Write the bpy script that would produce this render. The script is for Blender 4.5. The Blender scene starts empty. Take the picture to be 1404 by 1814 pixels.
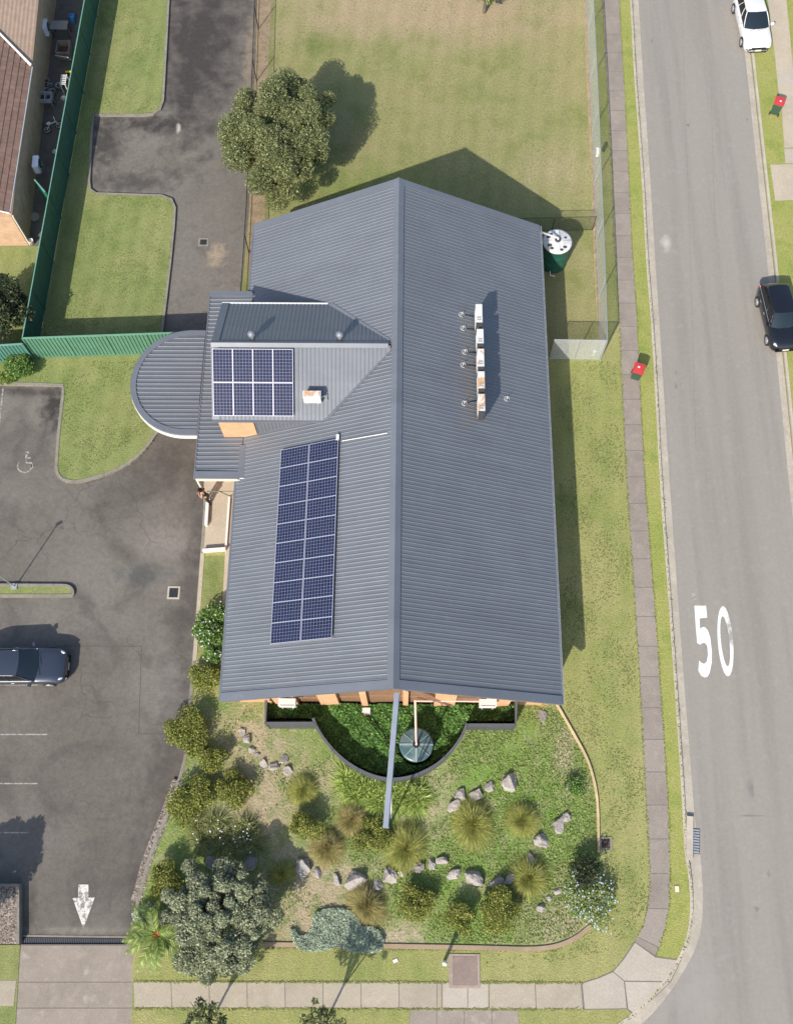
import bpy, math, random
import numpy as np
from mathutils import Vector, Matrix
random.seed(7)
R_ = math.radians
S = bpy.context.scene
COL = S.collection
# ------------------------------------------------------------------ camera, sky, sun
F, TH, RO = 1725.175, 0.347807, -0.017862
BX, BY, YAW, CAMH = -0.356196, 7.175359, -0.027039, 49.0
PW, PH = 1404.0, 1814.0
_Rc = Matrix.Rotation(-YAW, 3, 'Z') @ Matrix.Rotation(TH, 3, 'X') @ Matrix.Rotation(RO, 3, 'Z')
_cl = Matrix.Rotation(-YAW, 3, 'Z') @ Vector((-BX, -BY, 0)); _cl.z = CAMH
def g(px, py, z=0.0):
    """survey point: where the sight line through a photo measurement meets height z (metres, house frame)"""
    d = _Rc @ Vector((px - PW/2, -(py - PH/2), -F)); t = (z - CAMH)/d.z
    return Vector((_cl.x + d.x*t, _cl.y + d.y*t, z))
cam = bpy.data.cameras.new('camera'); co = bpy.data.objects.new('camera', cam); COL.objects.link(co)
cam.sensor_fit = 'VERTICAL'; cam.sensor_height = 24; cam.lens = F/PH*24; cam.clip_end = 3000; cam.clip_start = .5
co.matrix_world = Matrix.Translation(_cl) @ _Rc.to_4x4()
S.camera = co
S.render.resolution_x, S.render.resolution_y = 792, 1024
AZ = 0.494855 + YAW * -1 * -1 ; EL = R_(38.16)
_h = Matrix.Rotation(-YAW, 3, 'Z') @ Vector((math.sin(0.494855), math.cos(0.494855), 0))
SUND = Vector((_h.x*math.cos(EL), _h.y*math.cos(EL), -math.sin(EL)))      # direction the light travels
sl = bpy.data.lights.new('sun', 'SUN'); so = bpy.data.objects.new('sun', sl); COL.objects.link(so)
sl.energy = 4.15; sl.angle = R_(0.55); sl.color = (1.0, 0.93, 0.82)
so.rotation_euler = SUND.to_track_quat('-Z', 'Y').to_euler(); so.location = (0, 0, 60)
w = bpy.data.worlds.new('World'); S.world = w; w.use_nodes = True
nt = w.node_tree; bg = nt.nodes['Background']; sk = nt.nodes.new('ShaderNodeTexSky')
sk.sky_type = 'NISHITA'; sk.sun_disc = False; sk.sun_elevation = EL
sk.sun_rotation = math.atan2(-SUND.x, -SUND.y); sk.air_density = 1.0; sk.dust_density = 1.6
nt.links.new(sk.outputs[0], bg.inputs[0]); bg.inputs[1].default_value = 0.14
S.view_settings.view_transform = 'Standard'; S.view_settings.look = 'None'
S.view_settings.gamma = 1; S.view_settings.exposure = 0.47

# ------------------------------------------------------------------ materials
def lin(c):
    return tuple((v/255/12.92 if v/255 <= .04045 else ((v/255+.055)/1.055)**2.4) for v in c)
class M:
    """procedural material: layered noise over a base colour, in real-world metres"""
    def __init__(s, name, base, rough=.9, metal=0, spec=.5, coord='pos'):
        s.m = bpy.data.materials.new(name); s.m.use_nodes = True; s.t = s.m.node_tree
        s.b = s.t.nodes['Principled BSDF']; s.b.inputs['Roughness'].default_value = rough
        s.b.inputs['Metallic'].default_value = metal; s.b.inputs['Specular IOR Level'].default_value = spec
        if coord == 'pos': s.co = s.n('ShaderNodeNewGeometry').outputs['Position']
        else: s.co = s.n('ShaderNodeTexCoord').outputs['Object']
        r = s.n('ShaderNodeRGB'); r.outputs[0].default_value = (*base, 1); s.c = r.outputs[0]
        s.out(); s.bumpv = None
    def n(s, t): return s.t.nodes.new(t)
    def l(s, a, b): s.t.links.new(a, b)
    def out(s): s.l(s.c, s.b.inputs['Base Color'])
    def noise(s, sc, det=3, lo=.4, hi=.6, dist=0, rough=.55, stretch=None):
        v = s.co
        if stretch:
            mp = s.n('ShaderNodeMapping'); mp.inputs['Scale'].default_value = stretch; s.l(v, mp.inputs[0]); v = mp.outputs[0]
        t = s.n('ShaderNodeTexNoise'); t.inputs['Scale'].default_value = sc; t.inputs['Detail'].default_value = det
        t.inputs['Distortion'].default_value = dist; t.inputs['Roughness'].default_value = rough
        s.l(v, t.inputs['Vector']); m = s.n('ShaderNodeMapRange'); m.inputs[1].default_value = lo; m.inputs[2].default_value = hi
        s.l(t.outputs['Fac'], m.inputs[0]); return m.outputs[0]
    def mix(s, fac, col, amt=1., mode='MIX'):
        x = s.n('ShaderNodeMixRGB'); x.blend_type = mode
        if isinstance(fac, (int, float)): x.inputs[0].default_value = fac*amt
        else:
            q = s.n('ShaderNodeMath'); q.operation = 'MULTIPLY'; q.inputs[1].default_value = amt
            s.l(fac, q.inputs[0]); s.l(q.outputs[0], x.inputs[0])
        s.l(s.c, x.inputs[1])
        if hasattr(col, 'links'): s.l(col, x.inputs[2])
        else: x.inputs[2].default_value = (*col, 1)
        s.c = x.outputs[0]; s.out(); return s
    def layer(s, sc, col, amt, det=3, lo=.4, hi=.6, **k): return s.mix(s.noise(sc, det, lo, hi, **k), col, amt)
    def spot(s, c, r0, r1, col, amt, sx=1, sy=1, wob=.5):
        """a patch with a position of its own (wear, stain, bare earth)"""
        sb = s.n('ShaderNodeVectorMath'); sb.operation = 'SUBTRACT'; sb.inputs[1].default_value = (c[0], c[1], 0); s.l(s.co, sb.inputs[0])
        ml = s.n('ShaderNodeVectorMath'); ml.operation = 'MULTIPLY'; ml.inputs[1].default_value = (1/sx, 1/sy, 0); s.l(sb.outputs[0], ml.inputs[0])
        ln = s.n('ShaderNodeVectorMath'); ln.operation = 'LENGTH'; s.l(ml.outputs[0], ln.inputs[0])
        nz = s.noise(1.3/max(.6, r1*.35), 5, .3, .7)
        ad = s.n('ShaderNodeMath'); ad.operation = 'MULTIPLY_ADD'; ad.inputs[1].default_value = wob*r1; s.l(nz, ad.inputs[0]); s.l(ln.outputs['Value'], ad.inputs[2])
        m = s.n('ShaderNodeMapRange'); m.inputs[1].default_value = r0+wob*r1*.5; m.inputs[2].default_value = r1+wob*r1*.5
        m.inputs[3].default_value = 1; m.inputs[4].default_value = 0; s.l(ad.outputs[0], m.inputs[0])
        return s.mix(m.outputs[0], col, amt)
    def cracks(s, sc, wd, col, amt):
        """winding hairline cracks that come and go"""
        nz = s.n('ShaderNodeTexNoise'); nz.inputs['Scale'].default_value = sc*2.2; nz.inputs['Detail'].default_value = 6; s.l(s.co, nz.inputs['Vector'])
        a = s.n('ShaderNodeVectorMath'); a.operation = 'MULTIPLY_ADD'; a.inputs[1].default_value = (1.3/sc*.5,)*3; s.l(nz.outputs['Color'], a.inputs[0]); s.l(s.co, a.inputs[2])
        v = s.n('ShaderNodeTexVoronoi'); v.feature = 'DISTANCE_TO_EDGE'; v.inputs['Scale'].default_value = sc; s.l(a.outputs[0], v.inputs['Vector'])
        m = s.n('ShaderNodeMapRange'); m.inputs[1].default_value = wd*.3; m.inputs[2].default_value = wd*1.6; m.inputs[3].default_value = 1; m.inputs[4].default_value = 0; s.l(v.outputs['Distance'], m.inputs[0])
        q = s.n('ShaderNodeMath'); q.operation = 'MULTIPLY'; s.l(m.outputs[0], q.inputs[0]); s.l(s.noise(.16, 3, .5, .62), q.inputs[1]); return s.mix(q.outputs[0], col, amt)
    def stripes(s, ang, wid, amt):
        """faint mower passes"""
        mp = s.n('ShaderNodeMapping'); mp.inputs['Rotation'].default_value = (0, 0, ang); s.l(s.co, mp.inputs[0])
        t = s.n('ShaderNodeTexWave'); t.inputs['Scale'].default_value = .314/wid; t.inputs['Distortion'].default_value = 1.5; t.inputs['Detail'].default_value = 3; t.inputs['Detail Scale'].default_value = .6; s.l(mp.outputs[0], t.inputs['Vector'])
        m = s.n('ShaderNodeMapRange'); m.inputs[3].default_value = 1-amt; m.inputs[4].default_value = 1+amt; s.l(t.outputs['Fac'], m.inputs[0]); return s.mul(m.outputs[0])
    def bands(s, pitch, amt, axis=1):
        """sheet to sheet differences of a metal roof"""
        sp = s.n('ShaderNodeSeparateXYZ'); s.l(s.co, sp.inputs[0]); d = s.n('ShaderNodeMath'); d.operation = 'DIVIDE'; d.inputs[1].default_value = pitch; s.l(sp.outputs[axis], d.inputs[0])
        f = s.n('ShaderNodeMath'); f.operation = 'FLOOR'; s.l(d.outputs[0], f.inputs[0]); w_ = s.n('ShaderNodeTexWhiteNoise'); w_.noise_dimensions = '1D'; s.l(f.outputs[0], w_.inputs['W'])
        m = s.n('ShaderNodeMapRange'); m.inputs[3].default_value = 1-amt; m.inputs[4].default_value = 1+amt; s.l(w_.outputs['Value'], m.inputs[0]); return s.mul(m.outputs[0])
    def island(s, lo=.8, hi=1.2):
        gm = s.n('ShaderNodeNewGeometry'); m = s.n('ShaderNodeMapRange'); m.inputs[3].default_value = lo; m.inputs[4].default_value = hi
        s.l(gm.outputs['Random Per Island'], m.inputs[0]); return s.mul(m.outputs[0])
    def mul(s, v):
        cb = s.n('ShaderNodeCombineColor'); [s.l(v, cb.inputs[i]) for i in range(3)]
        return s.mix(1., cb.outputs[0], 1., 'MULTIPLY')
    def islandcol(s, col, lo, hi, amt=1):
        gm = s.n('ShaderNodeNewGeometry'); m = s.n('ShaderNodeMapRange'); m.inputs[1].default_value = lo; m.inputs[2].default_value = hi
        s.l(gm.outputs['Random Per Island'], m.inputs[0]); return s.mix(m.outputs[0], col, amt)
    def grain(s, sc, lo, hi, det=2):
        f = s.noise(sc, det, .25, .75); m = s.n('ShaderNodeMapRange'); m.inputs[3].default_value = lo; m.inputs[4].default_value = hi
        s.l(f, m.inputs[0]); return s.mul(m.outputs[0])
    def bump(s, sc, st, dist=.02, det=4):
        f = s.noise(sc, det, 0, 1); b = s.n('ShaderNodeBump'); b.inputs['Strength'].default_value = st; b.inputs['Distance'].default_value = dist
        s.l(f, b.inputs['Height'])
        if s.bumpv: s.l(s.bumpv, b.inputs['Normal'])
        s.bumpv = b.outputs[0]; s.l(b.outputs[0], s.b.inputs['Normal']); return s
    def brick(s, sc, c1, c2, mortar, ratio=.35):
        t = s.n('ShaderNodeTexBrick'); t.inputs['Scale'].default_value = sc; t.inputs['Color1'].default_value = (*c1, 1); t.inputs['Color2'].default_value = (*c2, 1)
        t.inputs['Mortar'].default_value = (*mortar, 1); t.inputs['Mortar Size'].default_value = .012; t.inputs['Brick Width'].default_value = .24; t.inputs['Row Height'].default_value = .086
        sp = s.n('ShaderNodeSeparateXYZ'); s.l(s.co, sp.inputs[0]); ad = s.n('ShaderNodeMath'); s.l(sp.outputs[0], ad.inputs[0]); s.l(sp.outputs[1], ad.inputs[1])
        cb = s.n('ShaderNodeCombineXYZ'); s.l(ad.outputs[0], cb.inputs[0]); s.l(sp.outputs[2], cb.inputs[1]); s.l(cb.outputs[0], t.inputs['Vector'])
        s.c = t.outputs[0]; s.out(); return s
def simple(name, c, rough=.6, metal=0, var=.12, sc=3, spec=.5):
    m = M(name, c, rough, metal, spec); m.grain(sc, 1-var, 1+var, 4); return m.m

G_lawn = M('lawn_grass', (.215, .24, .08), .95, spec=.2)
G_lawn.layer(.16, (.255, .235, .095), .75, 4, .42, .62).layer(.35, (.135, .185, .048), .8, 5, .48, .68)
G_lawn.layer(1.3, (.28, .25, .115), .5, 5, .5, .72).layer(2.4, (.12, .165, .04), .45, 5, .52, .7)
G_lawn.grain(9, .74, 1.26, 6).grain(30, .66, 1.34, 4).bump(16, .8, .05)
G_yard = M('yard_grass', (.235, .235, .1), .95, spec=.2)
G_yard.layer(.2, (.262, .238, .11), .7, 4, .4, .62).layer(.5, (.16, .185, .055), .7, 5, .5, .7)
e = g(760, 20); G_yard.spot(e, 2., 7.5, (.36, .275, .18), .85, 1.8, .5)
e = g(980, 300); G_yard.spot(e, .3, 2.4, (.34, .28, .17), .6, 1.2, 1)
e = g(620, 330); G_yard.spot(e, .5, 4., (.17, .21, .06), .7, 2, .8)
e = g(560, 80); G_yard.spot(e, .2, 1.7, (.11, .15, .035), .7)
e = g(1000, 130); G_yard.spot(e, .5, 3.5, (.29, .25, .13), .5)
G_yard.stripes(.1, 1.1, .035); G_yard.layer(1.5, (.3, .26, .14), .5, 5, .52, .72).grain(8, .78, 1.22, 6).grain(28, .7, 1.3, 4).bump(16, .7, .05)
G_east = M('verge_grass', (.255, .27, .092), .95, spec=.2)
G_east.layer(.22, (.315, .3, .125), .8, 4, .4, .6).layer(.5, (.195, .235, .07), .7, 5, .5, .66)
G_east.stripes(.05, .9, .035); G_east.layer(1.8, (.3, .27, .13), .5, 5, .52, .7).grain(9, .78, 1.22, 6).grain(32, .66, 1.34, 4).bump(18, .8, .05)
G_verge = M('road_verge_grass', (.26, .29, .075), .95, spec=.2); G_verge.layer(.4, (.31, .305, .1), .8, 4, .4, .6).layer(1.1, (.195, .25, .055), .7, 5, .5, .68).layer(2.4, (.37, .33, .17), .4, 5, .54, .7)
G_verge.grain(9, .78, 1.22, 6).grain(30, .7, 1.3, 4).bump(18, .8, .05)
G_left = M('left_lawn_grass', (.188, .226, .078), .95, spec=.2)  # darker green grass of the left lawns and traffic island
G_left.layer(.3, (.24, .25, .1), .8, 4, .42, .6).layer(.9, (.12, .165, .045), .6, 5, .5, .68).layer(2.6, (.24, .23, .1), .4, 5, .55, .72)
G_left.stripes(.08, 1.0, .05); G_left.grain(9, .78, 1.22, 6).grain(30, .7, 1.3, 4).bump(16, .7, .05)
G_bed = M('garden_bed', (.185, .235, .07), .95, spec=.2)
for (px, py, r, sx, sy) in [(760, 1420, 2.2, .8, 1), (470, 1430, 2., .7, 1.6), (560, 1560, 2.4, 1.2, 1), (540, 1640, 2, 1, .8), (705, 1660, 1.6, 1.2, .6), (1000, 1640, 2, 1.2, .8), (610, 1380, 1, 1, 1), (1000, 1340, 1.4, .6, 1.6), (450, 1300, 1.6, 1.2, .8), (855, 1490, 1., 1.4, .5), (430, 1440, 1.2, 1, 1.3)]:
    e = g(px, py); G_bed.spot(e, .1*r, r, (.42, .335, .25), .85, sx, sy, .9)
for (px, py, r) in [(480, 1400, 3.4), (560, 1600, 2.8), (430, 1300, 2.2)]:
    e = g(px, py); G_bed.spot(e, .2*r, r, (.33, .275, .17), .75, 1.2, 1, .8)
for (px, py, r) in [(880, 1380, 3.2), (820, 1540, 2.4), (950, 1450, 2.), (600, 1480, 1.4), (840, 1660, 2.)]:
    e = g(px, py); G_bed.spot(e, .2*r, r, (.15, .26, .05), .7, 1.3, 1, .8)
G_bed.layer(.8, (.38, .31, .22), .7, 6, .53, .68).layer(1.6, (.12, .19, .045), .7, 6, .5, .66).layer(4.5, (.42, .36, .28), .4, 6, .58, .7)
G_bed.grain(9, .78, 1.22, 6).grain(26, .75, 1.25, 4).bump(9, .8, .07)
G_base = M('far_grass', (.17, .2, .07), .95, spec=.2); G_base.layer(.05, (.23, .22, .1), .7).grain(3, .8, 1.2, 6)
G_base = G_base.m
A_park = M('carpark_asphalt', (.128, .115, .1), .92, spec=.3)
A_park.layer(.1, (.17, .156, .137), .9, 4, .42, .6).layer(.3, (.085, .076, .068), .8, 6, .5, .68, dist=.8)
A_park.layer(.9, (.16, .148, .132), .45, 7, .56, .72, dist=.9)
for (px, py, r0, r1, c, a, sx, sy) in [
    (345, 1000, .3, 3.2, (.085, .074, .068), .6, .35, 3.), (300, 1330, .3, 3., (.095, .083, .076), .6, .4, 3.2),
    (350, 80, 1, 4, (.065, .057, .053), .8, .9, 2.6), (270, 215, .3, 2.2, (.055, .05, .047), .75, 1.5, .5), (185, 250, .3, 1.8, (.06, .055, .05), .7, .8, 1.4),
    (240, 320, .3, 1.9, (.07, .064, .06), .6, 2, .5), (95, 720, .3, 1.6, (.055, .05, .046), .8, .6, 1.2), (50, 692, .2, 1.2, (.065, .058, .053), .6, 2.4, .35), (310, 820, .3, 2.6, (.09, .077, .067), .6, 1.4, .8),
    (383, 450, .1, 1.1, (.3, .235, .165), .8, .7, .8), (440, 110, .2, 1.6, (.24, .19, .14), .5, .3, 3), (316, 225, .05, .5, (.36, .32, .27), .8, .35, 1.1),
    (250, 1015, .2, 1.3, (.1, .105, .1), .6, 1.4, .6), (295, 960, .3, 1.6, (.19, .17, .15), .5, 1.2, .8), (300, 1230, .2, 1.5, (.175, .165, .155), .4, .6, 1.6),
    (330, 1450, .2, 1.6, (.2, .175, .15), .3, .35, 2.2), (235, 1590, .3, 2, (.098, .088, .08), .6, .25, 3.), (50, 1630, .1, 1.3, (.09, .08, .07), .7, .25, 1.8), (140, 1648, .1, 1.0, (.19, .17, .145), .6, 3.5, .2)]:
    e = g(px, py); A_park.spot(e, r0, r1, tuple(v*(.8 if c[0] < .13 else 1.12) for v in c), min(1, a*1.25), sx, sy, .8)
A_park.grain(5, .86, 1.14, 8).grain(40, .72, 1.28, 3).bump(45, .5, .012)
A_park.cracks(.3, .009, (.075, .066, .058), .6)
A_road = M('road_asphalt', (.258, .238, .211), .88, spec=.35)
A_road.layer(.07, (.276, .256, .228), .8, 3, .42, .6, stretch=(3.4, .3, 1)).layer(.25, (.22, .204, .182), .75, 5, .46, .64, stretch=(4, .16, 1))
A_road.layer(1.5, (.3, .284, .26), .35, 6, .58, .72).grain(6, .94, 1.06, 6).grain(45, .86, 1.14, 3).bump(50, .35, .01)
for (px, py, r, c) in [(1180, 430, .55, (.46, .45, .42)), (1330, 1390, .35, (.2, .19, .175)), (1218, 1600, .01, (.3, .3, .3)), (1340, 1620, .3, (.22, .21, .19)), (1332, 1405, .3, (.2, .19, .18)), (1225, 1760, 2.0, (.29, .275, .25))]:
    e = g(px, py); A_road.spot(e, .05*r, r, c, .7, .7, 1.2, .8)
def conc(name, c, v=.16):
    m = M(name, c, .9, spec=.3); m.layer(.6, tuple(x*(1-v) for x in c), .8, 5, .42, .62).layer(2.2, tuple(min(1, x*(1+v)) for x in c), .6, 6, .5, .68)
    m.grain(12, .88, 1.12, 6).grain(50, .86, 1.14, 3).bump(40, .3, .01); return m
C_path = conc('footpath_concrete', (.272, .235, .202)); C_path.island(.94, 1.06)
C_tan = conc('tan_footpath_concrete', (.37, .322, .252), .12); C_tan.island(.95, 1.05)
C_drive = conc('driveway_concrete', (.285, .245, .205)); C_drive.layer(1.2, (.42, .38, .33), .6, 6, .58, .7); C_drive.island(.93, 1.07)
C_pale = conc('pale_concrete', (.41, .365, .305), .08); C_pale.island(.95, 1.05)
C_kerb = conc('kerb_concrete', (.45, .4, .33)); C_kerb2 = conc('old_kerb_concrete', (.25, .228, .195)); C_kerb2.layer(3, (.12, .11, .095), .5, 5, .5, .7)
C_gutter = conc('gutter_concrete', (.4, .36, .3)); C_ramp = conc('ramp_concrete', (.43, .37, .285), .1)
C_edge = conc('garden_edging', (.55, .42, .25), .2); C_joint = simple('joint_dark', (.17, .15, .132), .95)
C_mulch = M('mulch', (.26, .215, .18), .95, spec=.2); C_mulch.layer(5, (.42, .37, .33), .8, 6, .5, .6).layer(9, (.08, .065, .055), .8, 5, .5, .6).bump(14, 1, .1)
C_soil = M('bare_soil', (.36, .27, .175), .95, spec=.2); C_soil.layer(2, (.25, .19, .12), .7, 6).grain(16, .8, 1.2, 5).bump(16, .7, .05)
P_white = M('white_road_paint', (.80, .79, .76), .7); P_white.layer(9, (.34, .32, .3), .6, 8, .6, .68).grain(25, .88, 1.08, 4)
P_worn = M('worn_white_paint', (.62, .6, .56), .8); P_worn.layer(5, (.17, .15, .135), .85, 7, .5, .58).layer(22, (.2, .18, .16), .7, 4, .52, .62)
P_faint = M('faded_line_paint', (.34, .32, .3), .8); P_faint.layer(7, (.14, .13, .12), .85, 7, .48, .6)
def roofm(name, c):
    m = M(name, c, .42, .15, .5); m.layer(.35, tuple(x*1.1 for x in c), .6, 4).layer(1.2, tuple(x*.9 for x in c), .5, 6, .5, .7, stretch=(.3, 1, 1))
    m.bands(.762, .035); m.layer(.5, tuple(x*.8 for x in c), .35, 7, .52, .72, stretch=(.35, 2.2, 1)).layer(2.5, tuple(min(1, x*1.35+.02) for x in c), .25, 7, .58, .75)
    m.grain(30, .95, 1.05, 3); m.bump(.8, .25, .03, 3); return m.m
K_roof = roofm('roof_steel', (.148, .16, .181)); K_cap = roofm('roof_cap_steel', (.154, .168, .194))
K_wall = M('orange_brick', (.5, .27, .13), .9); K_wall.brick(1, (.62, .32, .16), (.52, .26, .12), (.55, .38, .25)); K_wall.grain(2, .88, 1.12, 5)
K_tan = M('tan_brick', (.42, .3, .2), .9); K_tan.brick(1, (.52, .32, .19), (.42, .26, .155), (.46, .35, .25)); K_tan.grain(2, .85, 1.15, 5)
K_dark = simple('dark_glass', (.02, .022, .026), .12, 0, .05); K_frame = simple('charcoal_frame', (.05, .052, .058), .5)
K_slat = simple('brown_slat', (.3, .17, .1), .8, 0, .25, 6)
K_whitep = simple('white_paint', (.66, .65, .62), .5, 0, .05); K_cream = simple('cream_paint', (.7, .62, .5), .6, 0, .06)
K_galv = simple('galvanised_steel', (.52, .54, .56), .38, .6, .12, 8); K_green = M('green_sheet_steel', (.035, .12, .088), .45, .1); K_green.grain(1.4, .85, 1.15, 5)
K_greenl = simple('green_cap_steel', (.16, .36, .28), .45, .1, .1); K_dfence = simple('charcoal_sheet_steel', (.075, .08, .092), .5, .1, .15, 2)
K_beam = simple('blue_grey_steel', (.3, .33, .38), .45, .2, .1, 2)
K_dfcap = simple('charcoal_cap_steel', (.1, .105, .12), .5, .1, .1, 2)
K_black = simple('black_metal', (.012, .012, .013), .5); K_rubber = simple('tyre_rubber', (.018, .018, .019), .85)
K_ac = M('aircon_casing', (.6, .6, .575), .55); K_ac.layer(3, (.62, .6, .56), .5, 4); K_ac = K_ac.m
K_acr = M('rusty_aircon_casing', (.6, .6, .57), .6); K_acr.layer(2.6, (.55, .27, .09), .85, 6, .5, .56); K_acr = K_acr.m
K_pipe = simple('pvc_pipe', (.72, .71, .68), .45, 0, .05); K_copper = simple('pink_pipe', (.6, .42, .35), .5, 0, .08)
K_tank = simple('tank_green', (.012, .085, .06), .5, 0, .15, 3)
K_lid = M('tank_lid', (.62, .62, .61), .6); K_lid.layer(2.2, (.35, .34, .33), .5, 5, .5, .7); K_lid = K_lid.m
K_lid2 = M('pale_green_tank_lid', (.1, .145, .145), .3); K_lid2.layer(1.6, (.05, .1, .11), .9, 3, .47, .56).layer(5, (.3, .34, .31), .4, 5, .55, .7); K_lid2 = K_lid2.m
K_debris = simple('leaf_litter', (.06, .055, .05), .9, 0, .3, 8)
K_tile = M('brown_roof_tile', (.2, .125, .095), .85); K_tile.grain(3, .8, 1.2, 6); K_tile.island(.88, 1.1)
K_rust = simple('rusty_grate', (.1, .055, .04), .8, 0, .3, 8)
K_rock = M('garden_rock', (.33, .305, .28), .9, coord='obj'); K_rock.layer(1.6, (.46, .42, .38), .8, 6, .42, .6).layer(3, (.2, .165, .14), .7, 7, .5, .64).layer(5, (.3, .2, .15), .5, 6, .56, .7).bump(6, .9, .08); K_rock = K_rock.m
K_rockd = M('dark_garden_rock', (.22, .195, .18), .9, coord='obj'); K_rockd.layer(2.4, (.34, .31, .29), .7, 6).layer(3, (.13, .11, .1), .7, 7, .5, .64).bump(6, .9, .08); K_rockd = K_rockd.m
def leafm(name, base, alt, tip, lo=.5, hi=1.5):
    m = M(name, base, .55, spec=.35); m.layer(1.4, alt, .7, 3, .42, .6); m.islandcol(tip, .62, 1.0, .8); m.island(lo, hi)
    m.b.inputs['Transmission Weight'].default_value = 0
    tr = m.n('ShaderNodeBsdfTranslucent'); m.l(m.c, tr.inputs[0]); ms = m.n('ShaderNodeMixShader'); ms.inputs[0].default_value = .35
    o = m.t.nodes['Material Output']; m.l(m.b.outputs[0], ms.inputs[1]); m.l(tr.outputs[0], ms.inputs[2]); m.l(ms.outputs[0], o.inputs[0]); return m.m
F_tree = leafm('tree_leaf', (.19, .215, .088), (.145, .168, .064), (.33, .35, .165))
F_olive = leafm('olive_leaf', (.29, .32, .19), (.22, .25, .14), (.46, .48, .33))
F_ygreen = leafm('yellow_green_leaf', (.2, .23, .045), (.15, .18, .035), (.38, .37, .1))
F_green = leafm('green_leaf', (.12, .22, .045), (.09, .17, .035), (.24, .36, .1))
F_hedge = leafm('court_hedge_leaf', (.12, .25, .055), (.085, .18, .04), (.2, .36, .09))
F_dark = leafm('dark_leaf', (.05, .07, .03), (.038, .052, .022), (.1, .125, .05))
F_strap = leafm('strap_leaf', (.32, .43, .09), (.25, .34, .07), (.58, .62, .24))
F_grey = leafm('grey_green_leaf', (.42, .5, .37), (.33, .4, .3), (.58, .64, .5), .65, 1.35)
F_tuss = leafm('tussock_blade', (.36, .39, .095), (.29, .32, .08), (.6, .55, .22), .55, 1.4)
F_tussb = leafm('brown_tussock_blade', (.38, .34, .13), (.3, .28, .1), (.6, .5, .25), .55, 1.4)
F_palm = leafm('palm_frond', (.2, .28, .06), (.14, .2, .05), (.42, .46, .16), .7, 1.3)
F_weed = leafm('weed_leaf', (.2, .3, .065), (.26, .3, .1), (.42, .39, .22), .8, 1.25)
F_flower = simple('white_petal', (.78, .78, .8), .6, 0, .05); F_bluefl = simple('pale_blue_petal', (.55, .62, .78), .6, 0, .05)
F_orangefl = simple('orange_bract', (.45, .12, .04), .6, 0, .1)
B_bark = simple('bark', (.12, .095, .07), .9, 0, .3, 8)
def mt(m): return m.m if isinstance(m, M) else m

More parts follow.
